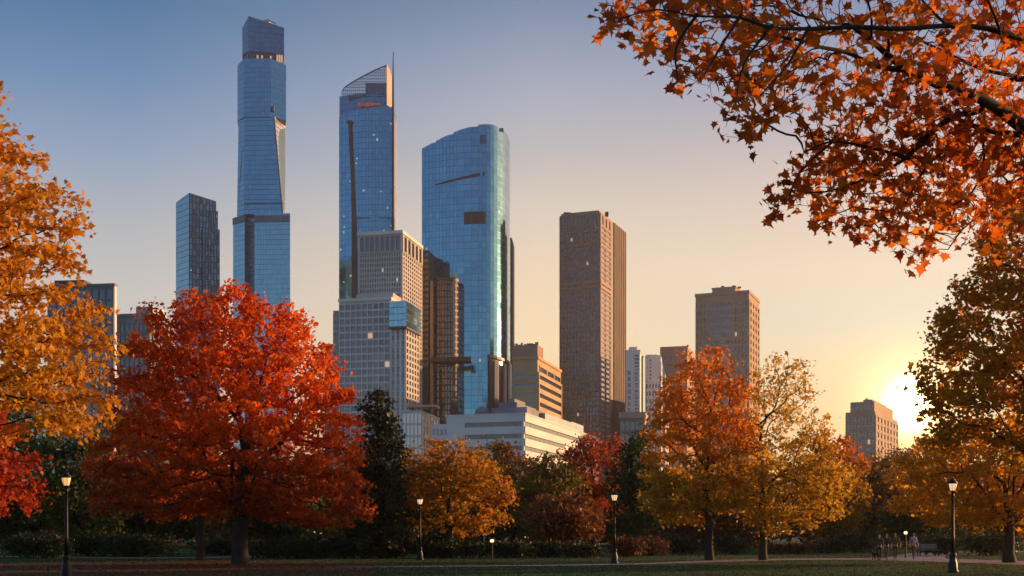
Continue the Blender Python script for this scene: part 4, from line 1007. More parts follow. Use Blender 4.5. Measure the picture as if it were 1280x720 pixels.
gold_l = leafmat('gold_leaf', [(.62,.32,.035), (.70,.42,.06), (.76,.50,.09)], low=[(.46,.24,.014), (.58,.32,.018), (.66,.38,.025)], zr=(6, 9), nscale=.2, trans=.5)
olive_l = leafmat('olive_leaf', [(.10,.10,.012), (.22,.15,.015), (.40,.19,.02)], nscale=.25, trans=.4)
green_l = leafmat('green_leaf', [(.025,.045,.010), (.05,.075,.014), (.10,.11,.02)], nscale=.25, trans=.35)
maroon_l = leafmat('maroon_leaf', [(.10,.03,.012), (.19,.06,.014), (.28,.11,.02)], nscale=.25, trans=.4)
brown_l = leafmat('brown_leaf', [(.10,.04,.012), (.20,.09,.02), (.30,.15,.03)], nscale=.3, trans=.4)
pine_l = leafmat('pine_needle', [(.02,.035,.012), (.045,.055,.016), (.10,.08,.02)], nscale=.4, trans=.15)
near_l = leafmat('maple_leaf', [(.16,.03,.008), (.50,.10,.012), (.72,.20,.02), (.80,.30,.03)], nscale=.9, trans=.62)
TOT = 0
# the big red maple and the one behind it
RED = [(196,378),(238,360),(262,358),(300,350),(332,362),(362,366),(392,395),(420,432),(440,470),(452,515),(462,560),(456,600),(472,632),(462,655),(420,668),(370,664),(330,655),(290,640),(235,655),(190,662),(140,655),(108,630),(118,575),(132,510),(148,450),(168,408)]
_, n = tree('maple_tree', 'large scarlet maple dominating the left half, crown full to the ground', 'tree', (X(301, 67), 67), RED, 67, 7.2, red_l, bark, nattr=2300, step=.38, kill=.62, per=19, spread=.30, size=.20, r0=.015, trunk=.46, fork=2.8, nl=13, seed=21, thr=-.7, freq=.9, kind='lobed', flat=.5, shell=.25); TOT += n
_, n = tree('maple_tree', 'smaller orange-red maple behind the left side of the scarlet maple, second dark trunk', 'tree', (X(251, 76), 76), [(140,520),(200,500),(270,500),(330,540),(345,600),(320,640),(300,655),(240,650),(180,640),(130,650),(110,600)], 78, 4.5, leafmat('rust_leaf', [(.25,.04,.01), (.42,.10,.015), (.6,.22,.03)], nscale=.4), bark, nattr=700, per=22, spread=.32, size=.2, trunk=.27, fork=2.8, seed=31, thr=-.3, kind='lobed'); TOT += n
# left foreground amber tree
LT = [(-260,60),(-120,40),(-40,70),(5,98),(22,150),(60,200),(98,238),(112,270),(92,300),(120,345),(128,372),(148,398),(150,430),(138,452),(152,490),(146,528),(110,556),(72,548),(40,536),(0,560),(-80,600),(-220,560),(-300,400)]
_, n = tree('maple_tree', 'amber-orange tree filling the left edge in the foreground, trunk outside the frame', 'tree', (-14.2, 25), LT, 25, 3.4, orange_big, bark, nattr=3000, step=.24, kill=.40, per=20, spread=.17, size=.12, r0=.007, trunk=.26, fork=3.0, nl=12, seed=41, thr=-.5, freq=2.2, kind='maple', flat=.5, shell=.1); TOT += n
_, n = tree('maple_tree', 'low red-leaved tree at the bottom left edge under the amber one', 'tree', (-22, 44), [(-200,470),(-60,470),(0,490),(30,540),(45,570),(40,595),(60,630),(52,648),(20,650),(-40,655),(-200,650)], 42, 3.5, leafmat('crimson_leaf', [(.30,.03,.01), (.50,.06,.012), (.6,.12,.02)], nscale=.4), bark, nattr=700, step=.32, kill=.5, per=22, spread=.22, size=.15, r0=.01, trunk=.22, fork=2.0, nl=8, seed=45, kind='lobed', thr=-.3); TOT += n
# middle orange/olive tree
_, n = tree('oak_tree', 'rounded olive and orange tree in the centre, beside the dark pine', 'tree', (X(560, 84), 84), [(505,560),(520,548),(545,541),(575,541),(600,550),(622,570),(632,590),(648,606),(642,640),(622,664),(590,676),(540,678),(510,668),(500,630),(498,590)], 85, 4.2, leafmat('olive_orange_leaf', [(.30,.19,.014), (.52,.24,.016), (.74,.26,.02)], nscale=.18, trans=.5), bark, nattr=1200, per=26, spread=.32, size=.21, trunk=.3, fork=1.8, nl=9, seed=51, kind='lobed', thr=-.5); TOT += n
# orange and gold pair
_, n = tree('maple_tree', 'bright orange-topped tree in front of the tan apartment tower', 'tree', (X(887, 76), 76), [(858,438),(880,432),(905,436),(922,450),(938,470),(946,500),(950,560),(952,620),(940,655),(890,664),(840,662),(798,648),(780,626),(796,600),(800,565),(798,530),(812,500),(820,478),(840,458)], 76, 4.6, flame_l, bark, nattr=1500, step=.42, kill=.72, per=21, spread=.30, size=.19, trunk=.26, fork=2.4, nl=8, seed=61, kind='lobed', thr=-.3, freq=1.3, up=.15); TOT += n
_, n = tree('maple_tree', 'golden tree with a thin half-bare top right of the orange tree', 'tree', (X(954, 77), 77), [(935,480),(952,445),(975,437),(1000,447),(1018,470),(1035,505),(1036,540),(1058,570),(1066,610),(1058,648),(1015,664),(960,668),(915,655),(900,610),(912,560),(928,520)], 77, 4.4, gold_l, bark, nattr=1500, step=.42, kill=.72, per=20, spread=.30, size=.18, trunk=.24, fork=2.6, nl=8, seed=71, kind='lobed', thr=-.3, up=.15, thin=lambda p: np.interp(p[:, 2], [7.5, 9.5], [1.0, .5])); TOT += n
# dark big tree on the right, orange one below it
_, n = tree('oak_tree', 'tall dark tree filling the right edge beside the setting sun', 'tree', (X(1345, 52), 52), [(1285,215),(1262,232),(1238,262),(1212,300),(1204,335),(1186,370),(1164,405),(1152,440),(1150,470),(1134,488),(1152,505),(1148,540),(1160,570),(1230,575),(1330,580),(1440,560),(1500,420),(1450,260),(1360,190)], 52, 4.6, leafmat('dusky_leaf', [(.36,.15,.010), (.56,.23,.012), (.70,.31,.018)], nscale=.3, trans=.68), bark, nattr=2600, step=.36, kill=.58, per=25, spread=.29, size=.18, r0=.011, trunk=.36, fork=3.4, nl=12, seed=81, kind='lobed', thr=-.25, freq=1.5, flat=.6); TOT += n
_, n = tree('oak_tree', 'wide golden-brown tree low on the right behind the right street lamp', 'tree', (X(1262, 70), 70), [(1130,560),(1150,535),(1200,520),(1260,510),(1340,520),(1420,560),(1430,640),(1350,664),(1260,668),(1180,664),(1130,655),(1108,630),(1112,595)], 70, 4.8, leafmat('umber_leaf', [(.58,.24,.008), (.70,.31,.012), (.80,.40,.02)], nscale=.3, trans=.65), bark, nattr=1700, per=26, spread=.32, size=.2, trunk=.32, fork=2.2, nl=10, seed=91, kind='lobed', thr=-.45); TOT += n
# background wood: each its own tree
BG = [
 ('poplar_tree', 'golden tree behind the half-bare one', (1040, 116), [(1000,545),(1030,533),(1060,540),(1082,560),(1090,600),(1085,650),(1050,675),(1000,672),(985,620),(990,570)], 'gold', 3.6),
 ('oak_tree', 'hazy brown tree in the gap below the sun', (1095, 128), [(1072,580),(1095,560),(1120,565),(1140,590),(1150,640),(1130,675),(1080,676),(1062,640)], 'brown', 4.5),
 ('oak_tree', 'distant brown tree in the haze just left of the sun', (1140, 150), [(1110,568),(1135,552),(1160,560),(1180,600),(1180,660),(1130,674),(1105,640)], 'brown', 4.5),
 ('oak_tree', 'dull olive tree in the middle background', (690, 118), [(640,600),(655,575),(690,562),(715,575),(735,600),(738,650),(715,680),(670,682),(640,668)], 'olive', 4.0),
 ('oak_tree', 'dull red-brown tree behind the central street lamps', (715, 98), [(650,640),(668,620),(700,612),(735,622),(758,650),(752,678),(700,684),(655,680)], 'maroon', 3.2),
 ('maple_tree', 'red-orange tree top at the foot of the brown office tower', (740, 122), [(698,562),(712,546),(740,540),(765,546),(782,560),(792,600),(780,650),(740,670),(705,650),(694,600)], 'red', 4.0),
 ('oak_tree', 'dark green tree left of the orange-topped tree', (790, 108), [(762,575),(785,545),(802,530),(818,545),(826,590),(824,650),(800,680),(765,678),(752,630)], 'green', 3.6),
 ('oak_tree', 'dusky tree between the central olive tree and the low white office', (640, 125), [(600,575),(615,550),(640,555),(668,568),(690,590),(695,650),(650,672),(610,660)], 'brown', 4.2),
 ('oak_tree', 'small dark green crown showing above the low white office wall', (624, 140), [(606,560),(618,547),(632,550),(640,565),(645,620),(620,660),(600,620)], 'green', 3.),
 ('oak_tree', 'deep shaded tree behind the left street lamp', (95, 92), [(40,560),(80,535),(130,530),(165,560),(180,620),(160,675),(90,682),(40,660)], 'green', 4.5),
 ('oak_tree', 'deep shaded tree at the far left behind the red branches', (15, 96), [(-60,500),(-20,470),(40,480),(70,530),(75,640),(50,680),(-40,680),(-70,600)], 'green', 4.5),
 ('oak_tree', 'shaded green tree behind the scarlet maple trunk', (350, 104), [(290,600),(330,570),(380,575),(420,600),(435,650),(400,682),(320,684),(285,660)], 'green', 4.),
 ('oak_tree', 'shaded green tree behind the second dark trunk', (200, 100), [(140,600),(180,575),(230,580),(280,610),(290,660),(240,684),(160,684),(135,650)], 'green', 4.),
 ('oak_tree', 'dark tree filling in between the pine and the scarlet maple', (455, 112), [(410,600),(440,575),(475,590),(500,620),(505,670),(460,684),(415,680)], 'green', 3.5),
 ('oak_tree', 'dark undergrowth tree behind the orange and golden trunks', (880, 118), [(820,620),(860,590),(920,590),(960,610),(990,650),(960,680),(860,684),(815,670)], 'brown', 4.0),
 ('oak_tree', 'dark tree behind the walkers on the path', (1150, 118), [(1090,640),(1120,618),(1170,615),(1210,630),(1230,660),(1190,680),(1110,680)], 'green', 4.0),
 ('oak_tree', 'dark tree at the far right behind the right street lamp', (1260, 112), [(1200,600),(1250,585),(1320,590),(1360,640),(1330,680),(1230,682),(1195,650)], 'green', 4.0),
 ('oak_tree', 'shadowy tree between the olive tree and the pine', (520, 112), [(480,620),(510,595),(550,600),(580,640),(570,680),(500,684),(475,660)], 'green', 3.6),
]
ML = dict(gold=orange_l, brown=brown_l, olive=olive_l, maroon=maroon_l, green=green_l, red=leafmat('brick_red_leaf', [(.30,.04,.01), (.48,.08,.015), (.6,.16,.02)], nscale=.3))
for i, (nm, lb, (px, d), poly, cl, dp) in enumerate(BG):
    _, n = tree(nm, lb, 'tree', (X(px, d), d), poly, d, dp, ML[cl], bark, nattr=420, step=.6, kill=1.0, per=34, spread=.5, size=.32, r0=.03, trunk=.25, fork=1.6, nl=6, seed=200+i*7, thr=-.6, kind='far', group='trees of the background wood', rmin=.03); TOT += n
# the continuous far wood beyond, which reads as one mass
def far_wood():
    r = np.random.default_rng(77); pos = []
    for k in range(190):
        y = r.uniform(140, 185); x = r.uniform(-.52, .56)*y; 
        c = np.array((x, y, 0)); h = r.uniform(8.5, 12.0); w = r.uniform(3., 4.6)
        n = 520; u = r.normal(size=(n, 3)); u /= np.linalg.norm(u, axis=1)[:, None]; rr = r.uniform(.55, 1, n)[:, None]
        q = c+np.array((0, 0, h*.5))+u*rr*np.array((w, w, h*.5)); q = q[noise3(q, 5, .9) > -.5]; pos.append(q)
    pos = np.concatenate(pos); o = leaves('far_wood', pos, .65, brown_l, None, 'far', 9, .7); tag(o, 'far-off brown wood closing the park behind the trees', 'woodland', kind='stuff')
far_wood()

# dark pine: whorled branches, drooping needle fans
def pine(px, d, ytop, label, seed, wmax, name='pine_tree', lean=0.):
    r = np.random.default_rng(seed); x = X(px, d); H = Z(ytop, d); root = empty(name, (x, d, 0)); tag(root, label, 'tree'); bpy.context.view_layer.update()
    nodes = [np.array((x, d, 0.))]; par = [-1]; m = int(H/.5)
    for i in range(1, m+1): f = i/m; nodes.append(np.array((x+lean*f+.08*math.sin(i), d, H*f*.97))); par.append(i-1)
    tips = []
    for i in range(int(m*.12), m+1):
        f = i/m; nb = 5 if f < .9 else 3
        for b in range(nb):
            az = r.uniform(0, 6.28); L = wmax*(1-f)**.62*r.uniform(.55, 1.1)*(1 if f > .2 else .8)+.35; k = max(2, int(L/.4)); cur = i; p = nodes[i].copy(); el = .35+r.normal()*.15
            for j in range(k):
                el -= .09; p = p+L/k*np.array((math.cos(az)*math.cos(el), math.sin(az)*math.cos(el), math.sin(el))); nodes.append(p.copy()); par.append(cur); cur = len(nodes)-1
                if j >= 0: tips.append((p.copy(), az, L*(j+1)/k))
    nodes = np.array(nodes); par = np.array(par); rad, ch = radii(par, .012, 2.2); rad *= .24/rad[0]
    rad = np.maximum(rad, .012); branch_mesh('trunk', nodes, par, rad, bark, root, 6)
    T = np.array([t[0] for t in tips]); n = len(T); rep = 26; pos = np.repeat(T, rep, 0)+r.normal(size=(n*rep, 3))*np.array((.30, .30, .13))
    leaves('crown', pos, .24, pine_l, root, 'far', seed, 1.2, sizevar=.3); return n*rep
TOT += pine(478, 83, 486, 'dark pine standing between the scarlet maple and the central olive tree', 5, 3.1, lean=-.4)
TOT += pine(498, 88, 560, 'shorter dark pine just behind the tall pine', 6, 2.2)
print('LEAVES', TOT)

# ================================================================= SHRUBS
shrub_g = leafmat('shrub_leaf', [(.014,.026,.008), (.028,.045,.011), (.06,.06,.015)], nscale=1.2, trans=.3)
shrub_r = leafmat('russet_shrub_leaf', [(.06,.03,.01), (.14,.05,.014), (.20,.08,.02)], nscale=1.2, trans=.3)
def shrub(px, d, w, h, m, label, seed, group='low shrubs along the far edge of the lawn'):
    r = np.random.default_rng(seed); x = X(px, d); root = empty('shrub', (x, d, 0)); tag(root, label, 'shrub', group); bpy.context.view_layer.update()
    nl = int(6+w*2); lob = [(x+r.uniform(-.8, .8)*w*.5, d+r.uniform(-.5, .5), h*r.uniform(.35, .6), r.uniform(.3, .5)*h) for _ in range(nl)]; pos = []
    st = MB()
    for (a, b, c, q) in lob:
        n = int(260*q*1.3); u = r.normal(size=(n, 3)); u /= np.linalg.norm(u, axis=1)[:, None]; p = np.array((a, b, c))+u*(r.uniform(.5, 1.1, n)[:, None])*np.array((q*1.6, q*1.2, q)); pos.append(p[p[:, 2] > .05])
        st.tube([(x+(a-x)*.4, d+(b-d)*.3, 0), (a, b, c)], [.04, .015], 5)
    st.build('stem', bark, root); leaves('foliage', np.concatenate(pos), .16, m, root, 'far', seed, .6)
SH = [(335, 84, 3.4, 1.5, 0, 'long dark shrub right of the scarlet maple trunk'), (372, 82, 3.6, 1.4, 0, 'dark shrub left of the left-centre hedge run'), (410, 84, 3.6, 1.5, 0, 'dark shrub below the right edge of the scarlet maple'),
      (450, 82, 3.4, 1.3, 0, 'dark shrub under the tall pine'), (492, 84, 3.2, 1.3, 0, 'dark shrub left of the second street lamp'), (545, 83, 3.6, 1.4, 0, 'dark shrub right of the second street lamp'), (590, 85, 3.4, 1.3, 0, 'dark shrub below the central olive tree'),
      (640, 84, 3.6, 1.2, 0, 'dark shrub right of the central olive tree'), (685, 86, 3.2, 1.2, 0, 'dark shrub under the red-brown tree'), (725, 84, 2.6, 1.1, 0, 'dark shrub left of the third street lamp'),
      (783, 88, 2.4, 1.6, 1, 'russet shrub right of the third street lamp'), (815, 92, 2.6, 1.5, 1, 'russet shrub left of the orange tree trunk'), (850, 98, 3.2, 1.6, 0, 'dark shrub just left of the orange tree trunk'), (915, 98, 2.6, 1.6, 0, 'dark shrub between the orange and golden trunks'),
      (985, 100, 4.2, 1.0, 1, 'low flat russet shrub right of the golden trunk'), (1030, 104, 3.6, 1.3, 0, 'dark shrub left of the walkers'), (1075, 108, 3.6, 1.8, 0, 'dark shrub behind the walkers on the left'), (1175, 96, 3.6, 1.8, 0, 'dark shrub behind the park bench'),
      (1240, 92, 4.4, 1.9, 0, 'dark shrub right of the right street lamp'), (120, 88, 4.5, 1.8, 0, 'dark shrub behind the left street lamp'), (180, 86, 4.5, 1.7, 0, 'dark shrub left of the second dark trunk'), (45, 82, 4.5, 1.8, 0, 'dark shrub left of the left street lamp'), (275, 92, 3.5, 1.3, 0, 'dark shrub seen between the two dark maple trunks')]
for i, (px, d, w, h, k, lb) in enumerate(SH): shrub(px, d, w, h, shrub_r if k else shrub_g, lb, 300+i)

# ================================================================= OVERHANGING MAPLE, top right
def overhang():
    root = empty('maple_tree', (8.6, 11.5, 0)); tag(root, 'near red-orange maple whose long branches overhang the top right corner', 'tree'); bpy.context.view_layer.update()
    nodes = [np.array((8.6, 11.5, 0.))]; par = [-1]; rad_min = {}
    for i in range(1, 23): nodes.append(np.array((8.6-.02*i, 11.5-.04*i, i*.42))); par.append(i-1)
    def at(px, py, d): return P(px, py, d)
    def nearest(p):
        a = np.array(nodes); return int(((a-p)**2).sum(1).argmin())
    LIMBS = []
    def limb(pts, start=None, g=(.016, .005)):
        n_a = len(nodes); pts = [at(*p) for p in pts]; cur = nearest(pts[0]) if start is None else start
        pl = smooth_line([nodes[cur]]+pts, 4)[1:]
        for p in pl:
            L = np.linalg.norm(p-nodes[cur]); k = max(1, int(L/.16)); a = nodes[cur].copy()
            for j in range(1, k+1): nodes.append(a+(p-a)*j/k); par.append(cur); cur = len(nodes)-1
        LIMBS.append((np.arange(n_a, len(nodes)), *g)); return cur
    d0 = 10.0
    limb([(1400,200,10.6),(1320,178,10.2),(1280,160,10),(1255,141,9.9),(1221,121,9.7),(1172,105,9.5),(1138,90,9.4),(1109,68,9.3),(1089,51,9.2),(1060,30,9.1)], start=12, g=(.10, .014))
    limb([(1123,87,9.4),(1089,80,9.2),(1060,66,9.0),(1020,58,8.8)], g=(.028, .012))
    limb([(1350,60,9.6),(1280,49,9.2),(1235,36,9.0),(1187,32,8.9),(1128,36,8.7),(1070,34,8.6),(1010,36,8.4),(963,34,8.2),(924,22,8.1),(870,20,8.),(820,12,7.9),(775,24,7.8)], start=15, g=(.032, .004))
    limb([(1269,168,10.2),(1225,160,10.4),(1191,146,10.5)], g=(.035, .018))
    limb([(1223,139,9.8),(1191,146,9.9),(1157,172,10.0),(1133,197,10.1),(1104,214,10.2),(1070,228,10.3),(1030,240,10.4),(990,238,10.4)], g=(.026, .006))
    limb([(1133,197,10.1),(1089,185,10.2),(1041,177,10.3),(1005,190,10.3)])
    limb([(1221,165,10.4),(1187,185,10.5),(1167,199,10.6),(1148,224,10.7),(1133,253,10.8),(1120,275,10.8)])
    limb([(1300,100,10.8),(1280,97,10.7),(1230,87,10.6),(1187,68,10.6),(1150,50,10.5)], start=14, g=(.030, .012))
    limb([(1089,51,9.2),(1089,20,9.0),(1080,-15,8.9)]); limb([(1111,66,9.3),(1109,30,9.1),(1100,-10,9.)]); limb([(1182,30,8.9),(1157,5,8.8),(1140,-15,8.8)]); limb([(1250,39,9.),(1235,0,8.8),(1225,-20,8.7)])
    limb([(1300,215,11.2),(1262,235,11.4),(1235,262,11.5),(1205,285,11.6),(1185,312,11.6)], start=11)
    limb([(1225,160,10.4),(1230,200,10.9),(1215,240,11.1),(1180,262,11.2)])
    limb([(924,22,8.1),(900,60,8.1),(880,95,8.1)]); limb([(1010,36,8.4),(985,80,8.4),(950,120,8.4)]); limb([(963,34,8.2),(930,80,8.2),(920,130,8.2)]); limb([(870,20,8.),(845,60,8.),(848,100,8.)]); limb([(1041,177,10.3),(1000,215,10.4),(985,250,10.4)])
    poly1 = [(728,36),(745,15),(750,-20),(1330,-40),(1330,180),(1240,150),(1180,160),(1100,140),(1040,150),(1010,120),(985,105),(975,165),(938,172),(905,160),(888,110),(862,98),(852,128),(828,105),(810,75),(790,55),(762,52),(742,48)]
    poly2 = [(1010,150),(1060,130),(1150,120),(1240,130),(1330,150),(1340,330),(1270,310),(1235,285),(1215,300),(1198,325),(1172,338),(1140,318),(1095,308),(1075,288),(1030,292),(1002,272),(965,272),(948,235),(962,208),(990,205)]
    A1 = crown_points(poly1, 9.5, 2600, 1.3, 3, 3.2, -.40); A2 = crown_points(poly2, 10.9, 2200, 1.3, 4, 3.2, -.45)
    A1[:, 1] += np.interp(A1[:, 0], [0, 4], [-.8, .6]); A = np.concatenate((A1, A2))
    n0 = len(nodes); N_, P_ = colonize(A, nodes, par, .08, .11, iters=160, seed=8, jitter=.3, up=-.02)
    rad, ch = radii(P_, .0020, 2.05)
    tr = np.zeros(len(N_)); tr[:23] = np.linspace(.24, .10, 23); rad = np.maximum(rad, tr)
    cap = np.full(len(N_), 9.)      # girth read off the limbs themselves
    for ids_, r0_, r1_ in LIMBS:
        q = np.linspace(r0_, r1_, len(ids_)); rad[ids_] = np.maximum(np.minimum(rad[ids_], q*1.15), q*.9)
    rad[n0:] = np.minimum(rad[n0:], .012)
    branch_mesh('trunk', N_, P_, rad, bark, root, 8)
    r = np.random.default_rng(12); ids = np.where((rad < .0058) & (np.arange(len(N_)) > n0))[0]
    ids = ids[r.uniform(size=len(ids)) < .80]; cnt = r.poisson(1.75, len(ids)); ii = np.repeat(ids, cnt); pos = N_[ii]+r.normal(size=(len(ii), 3))*np.array((.05, .05, .04)); pos[:, 2] -= .03
    print('NEAR LEAVES', len(pos), 'NODES', len(N_))
    leaves('crown', pos, .080, near_l, root, 'maple', 13, .25, sizevar=.34, droop=.9)
overhang()

# ================================================================= LAMPS
M_iron = mat('black_iron', (.012,.013,.013), .45, .5, .2, 6.)
M_lampglass = mat('lamp_glass', (.9,.6,.3), .3, 0, 0, emit=(1,.52,.16), es=.6)
M_bulb = mat('lamp_bulb', (1,.9,.7), .3, 0, 0, emit=(1,.75,.4), es=1.0)
M_lampglass2 = mat('lamp_glass_pale', (.9,.8,.6), .3, 0, 0, emit=(1,.60,.28), es=.6)
def lamp(label, gm):
    root = empty('street_lamp', (0, 0, 0)); tag(root, label, 'street lamp', 'cast-iron street lamps along the park path')
    b = MB(); b.lathe([(.24,0),(.24,.10),(.20,.14),(.19,.42),(.15,.52),(.13,.75),(.16,.80),(.11,.86)], (0,0,0), 12); b.build('base', M_iron, root, True)
    b = MB(); b.lathe([(.085,.86),(.07,1.6),(.062,2.6),(.055,3.3),(.08,3.34),(.055,3.40),(.05,3.46)], (0,0,0), 12); b.box(-.32,.32,-.018,.018,3.10,3.13); b.build('pole', M_iron, root, True)
    b = MB(); b.lathe([(.05,3.46),(.10,3.50),(.12,3.54),(.11,3.56)], (0,0,0), 12)
    for k in range(6):
        a = k*math.pi/3; b.tube([(.112*math.cos(a), .112*math.sin(a), 3.55), (.185*math.cos(a), .185*math.sin(a), 3.86)], [.009, .009], 5)
    b.lathe([(.19,3.86),(.205,3.88),(.20,3.90)], (0,0,0), 12); fr = b.build('lantern', M_iron, root)
    g = MB(); g.lathe([(.10,3.56),(.135,3.66),(.165,3.78),(.172,3.86)], (0,0,0), 12); g.build('lantern_glass', gm, fr, True)
    q = MB(); q.lathe([(.03,3.60),(.055,3.68),(.045,3.78),(.02,3.83)], (0,0,0), 10)
    t = MB(); t.lathe([(.20,3.90),(.15,3.97),(.09,4.02),(.10,4.04),(.05,4.08),(.02,4.12),(.028,4.15),(.004,4.20)], (0,0,0), 12); t.build('lantern_cap', M_iron, fr, True)
    return root
def dup(o, loc, label):
    c = o.copy(); COL.objects.link(c); c.location = loc; c['label'] = label
    for ch in list(o.children):
        k = ch.copy(); COL.objects.link(k); k.parent = c
        for g in ch.children: q = g.copy(); COL.objects.link(q); q.parent = k
    return c
l1 = lamp('lit cast-iron street lamp at the left under the amber tree', M_lampglass)
l2 = lamp('lit cast-iron street lamp at the right beside the curving path', M_lampglass2)
d = 46.5; l1.location = (X(83, d), d, 0); d = 52; l2.location = (X(1191, d), d, 0)
d = 76; dup(l2, (X(525, d), d, 0), 'small lit street lamp in front of the central olive tree'); d = 67.5; dup(l2, (X(768, d), d, 0), 'small lit street lamp left of the orange-topped tree')
def bollard(px, py, d, label):
    x = X(px, d); z = Z(py, d); root = empty('bollard_light', (x, d, 0)); tag(root, label, 'lamp', 'low path lights'); bpy.context.view_layer.update()
    b = MB(); b.lathe([(.09,0),(.09,.05),(.06,.1),(.05,z-.12),(.10,z-.10)], (x,d,0), 10); b.build('post', M_iron, root); b = MB(); b.lathe([(.10,z-.10),(.13,z),(.10,z+.10)], (x,d,0), 10); b.build('globe', M_bulb, root); b = MB(); b.lathe([(.15,z+.10),(.05,z+.2),(.01,z+.22)], (x,d,0), 10); b.build('cap', M_iron, root)
bollard(615, 676, 79, 'tiny lit path light below the central olive tree'); bollard(1132, 666, 84, 'tiny lit path light just left of the pale-shirted walker')

# bench
def bench(px, d, rot):
    root = empty('park_bench', (0, 0, 0)); tag(root, 'wooden slatted park bench beyond the path, right of the walkers', 'bench'); W = mat('bench_wood', (.22,.19,.15), .7, 0, .2, 3.)
    s = MB()
    for k in range(4): s.box(-.9, .9, -.22+k*.12, -.13+k*.12, .43, .465)
    s.build('seat', W, root); s = MB()
    for k in range(3): s.hexa([(-.9,.25+.03*k,.55+k*.13),(.9,.25+.03*k,.55+k*.13),(.9,.28+.03*k,.55+k*.13),(-.9,.28+.03*k,.55+k*.13),(-.9,.28+.03*k,.65+k*.13),(.9,.28+.03*k,.65+k*.13),(.9,.31+.03*k,.65+k*.13),(-.9,.31+.03*k,.65+k*.13)])
    s.build('backrest', W, root)
    for x in (-.75, .75):
        s = MB(); s.box(x-.03, x+.03, -.22, -.16, 0, .43); s.box(x-.03, x+.03, .20, .26, 0, .43); s.box(x-.03, x+.03, -.16, .20, .38, .43); s.tube([(x, .25, .42), (x, .36, .93)], [.025, .02], 6); s.build('leg', M_iron, root)
        s = MB(); s.tube([(x, -.2, .43), (x, -.2, .64), (x, .27, .66)], [.022]*3, 6); s.build('armrest', M_iron, root)
    root.location = (X(px, d), d, .012); root.rotation_euler = (0, 0, rot)
bench(1160, 90, math.radians(12))

# ================================================================= PEOPLE
def skin(name, verts, edges, rads, m, parent, sub=2, rootv=0):
    me = bpy.data.meshes.new(name); me.from_pydata([tuple(v) for v in verts], edges, []); o = bpy.data.objects.new(name, me); COL.objects.link(o)
    md = o.modifiers.new('s', 'SKIN'); md.use_smooth_shade = True
    for i, sv in enumerate(me.skin_vertices[0].data):
        rr = rads[i]; sv.radius = rr if isinstance(rr, tuple) else (rr, rr); sv.use_root = (i == rootv)
    s = o.modifiers.new('u', 'SUBSURF'); s.levels = sub; s.render_levels = sub
    bpy.context.view_layer.update(); dg = bpy.context.evaluated_depsgraph_get(); nm = bpy.data.meshes.new_from_object(o.evaluated_get(dg)); bpy.data.objects.remove(o)
    nm.materials.clear(); nm.materials.append(m); nm.name = name
    for p in nm.polygons: p.use_smooth = True; p.material_index = 0
    q = bpy.data.objects.new(name, nm); COL.objects.link(q); q.parent = parent; return q
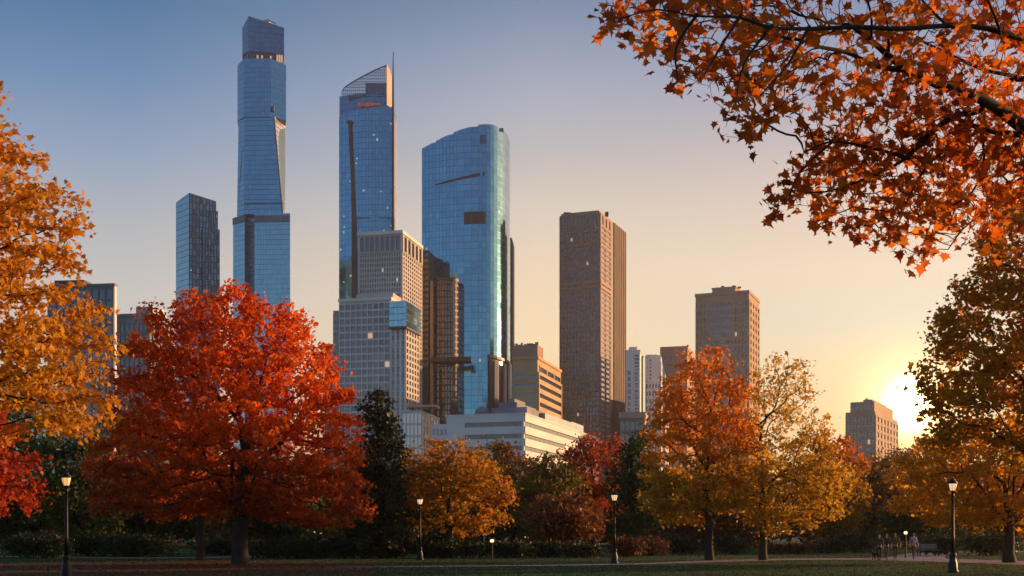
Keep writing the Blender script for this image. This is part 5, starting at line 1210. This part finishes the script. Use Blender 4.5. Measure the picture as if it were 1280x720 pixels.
def person(label, px, d, rot, shirt, trousers, hair, scale=1., stride=.22, skinc=(.42,.26,.18), longhair=False, coat=False):
    root = empty('person', (0, 0, 0)); tag(root, label, 'person', None)
    sk = mat('skin', skinc, .6, 0, 0); sh = mat('shirt_cloth', shirt, .85, 0, .15, 8.); tr = mat('trouser_cloth', trousers, .9, 0, .15, 8.); hr = mat('hair', hair, .7, 0, .1, 20.); so_ = mat('shoe', (.03,.03,.03), .6, 0, 0)
    s = stride; V = []; E = []; Rd = []
    def a(p, r_, par=None): V.append(p); Rd.append(r_); k = len(V)-1; E.append((par, k)) if par is not None else None; return k
    pel = a((0, 0, .93), (.15, .10)); wst = a((0, 0, 1.10), (.13, .09), pel); ch = a((0, .0, 1.30), (.16, .10), wst); nb = a((0, 0, 1.44), (.09, .07), ch); nk = a((0, .0, 1.50), .052, nb); jaw = a((0, .01, 1.57), (.062, .07), nk); hd = a((0, .0, 1.66), (.078, .095), jaw); tp = a((0, -.005, 1.73), (.06, .07), hd)
    ns = a((0, .085, 1.625), .014, hd)
    hands = []
    for sd in (-1, 1):
        hp = a((sd*.09, 0, .88), (.085, .09), pel); kn = a((sd*.10, sd*s*.55+.04, .49), .058, hp); an = a((sd*.10, sd*s*1.1-.03, .09), .038, kn); a((sd*.11, sd*s*1.1+.13, .035), (.035, .03), an)
        shd = a((sd*.19, 0, 1.40), .055, ch); el = a((sd*.25, -sd*s*.35-.02, 1.12), .042, shd); wr = a((sd*.26, -sd*s*.6+.08, .87), .028, el); pm = a((sd*.262, -sd*s*.6+.11, .80), (.018, .036), wr)
        for f in range(4): a((sd*.262, -sd*s*.6+.085+.02*f, .71+.012*abs(f-1.5)), .0085, pm)
        a((sd*.25, -sd*s*.6+.16, .775), .009, pm)
    skin('body', V, E, Rd, sk, root)
    # clothes follow the same joints, a little larger
    def sub(pts, edges, rads, nm_, m): skin(nm_, pts, edges, rads, m, root)
    top = [(0,0,.90),(0,0,1.10),(0,0,1.30),(0,0,1.45)]; te = [(0,1),(1,2),(2,3)]; trd = [(.175,.125) if not coat else (.20,.15),(.15,.11),(.18,.12),(.08,.075)]
    for sd in (-1, 1):
        k = len(top); top += [(sd*.19,0,1.40),(sd*.25,-sd*s*.35-.02,1.12),(sd*.26,-sd*s*.6+.07,.89)]; te += [(2,k),(k,k+1),(k+1,k+2)]; trd += [.075,.058,.042]
    sub(top, te, trd, 'jacket' if coat else 'shirt', sh)
    lg = [(0,0,.97),(0,0,.90)]; le = [(0,1)]; lr = [(.155,.11),(.15,.11)]
    for sd in (-1, 1):
        k = len(lg); lg += [(sd*.09,0,.84),(sd*.10,sd*s*.55+.04,.49),(sd*.10,sd*s*1.1-.03,.11)]; le += [(1,k),(k,k+1),(k+1,k+2)]; lr += [(.10,.105),.075,.055]
    sub(lg, le, lr, 'trousers', tr)
    h = [(0,-.02,1.70),(0,-.04,1.64)]+([(0,-.07,1.54),(0,-.08,1.44)] if longhair else [(0,-.045,1.60)]); sub(h, [(i, i+1) for i in range(len(h)-1)], [(.088,.095),(.082,.085)]+([(.07,.05),(.05,.03)] if longhair else [(.06,.05)]), 'hair', hr)
    for sd in (-1, 1): sub([(sd*.10,sd*s*1.1-.06,.06),(sd*.11,sd*s*1.1+.05,.05),(sd*.11,sd*s*1.1+.15,.035)], [(0,1),(1,2)], [.045,.045,(.042,.03)], 'shoe', so_)
    # face
    mb = MB()
    for sd in (-1, 1): mb.lathe([(.001,-.009),(.010,0),(.001,.009)], (sd*.03,.085,1.655), 8)
    mb.box(-.022,.022,.082,.09,1.583,1.589); mb.build('face_detail', mat('eye', (.03,.02,.02), .4, 0, 0), root)
    root.location = (X(px, d), d, .02); root.rotation_euler = (0, 0, rot); root.scale = (scale,)*3
person('walker in a pale lilac shirt and dark trousers, rightmost of the group', 1142, 80, math.radians(200), (.40,.33,.46), (.03,.025,.03), (.05,.03,.02), 1.0, .12)
person('walker in a dull olive jacket in the middle of the group', 1119, 78, math.radians(175), (.10,.09,.04), (.05,.045,.04), (.06,.04,.02), 1.0, .22, coat=True)
person('walker in a dark jacket left of the olive-jacketed walker', 1108, 78.5, math.radians(190), (.04,.035,.045), (.04,.035,.035), (.02,.015,.01), .97, .2, coat=True)
person('leftmost walker of the group, in a dark grey coat, behind the dog', 1099, 77, math.radians(165), (.06,.055,.06), (.03,.03,.03), (.05,.04,.03), .95, .24, coat=True)
def dog(px, d, rot):
    root = empty('dog', (0, 0, 0)); tag(root, 'small dark dog walking at the feet of the leftmost walker', 'dog')
    V = []; E = []; Rd = []
    def a(p, r_, par=None): V.append(p); Rd.append(r_); k = len(V)-1; E.append((par, k)) if par is not None else None; return k
    pv = a((-.24,0,.40), .075); bl = a((-.05,0,.39), .085, pv); cs = a((.15,0,.39), .10, bl); nk = a((.26,0,.48), .06, cs); hd = a((.33,0,.57), .058, nk); mz = a((.43,0,.55), .028, hd); a((.47,0,.545), .02, mz)
    for sd in (-1, 1):
        er = a((.31, sd*.045, .62), .022, hd); a((.30, sd*.06, .57), .016, er)
        sh = a((.17, sd*.07, .32), .045, cs); eb = a((.14, sd*.075, .20), .026, sh); pw = a((.16+sd*.03, sd*.075, .04), .020, eb); a((.20+sd*.03, sd*.075, .02), .020, pw)
        hp = a((-.25, sd*.065, .34), .055, pv); kn = a((-.19, sd*.07, .24), .035, hp); hk = a((-.29-sd*.02, sd*.07, .14), .020, kn); pw = a((-.27-sd*.03, sd*.07, .03), .018, hk); a((-.23-sd*.03, sd*.07, .02), .020, pw)
    t = a((-.34,0,.46), .022, pv); a((-.42,0,.54), .012, t)
    skin('body', V, E, Rd, mat('dog_fur', (.03,.022,.018), .9, 0, .3, 12.), root)
    c = MB(); c.lathe([(.066,-.015),(.070,0),(.066,.015)], (.265,0,.485), 12); c.build('collar', mat('collar', (.2,.03,.03), .6, 0, 0), root)
    root.location = (X(px, d), d, .02); root.rotation_euler = (0, 0, rot)
dog(1094.5, 75.5, math.radians(120))
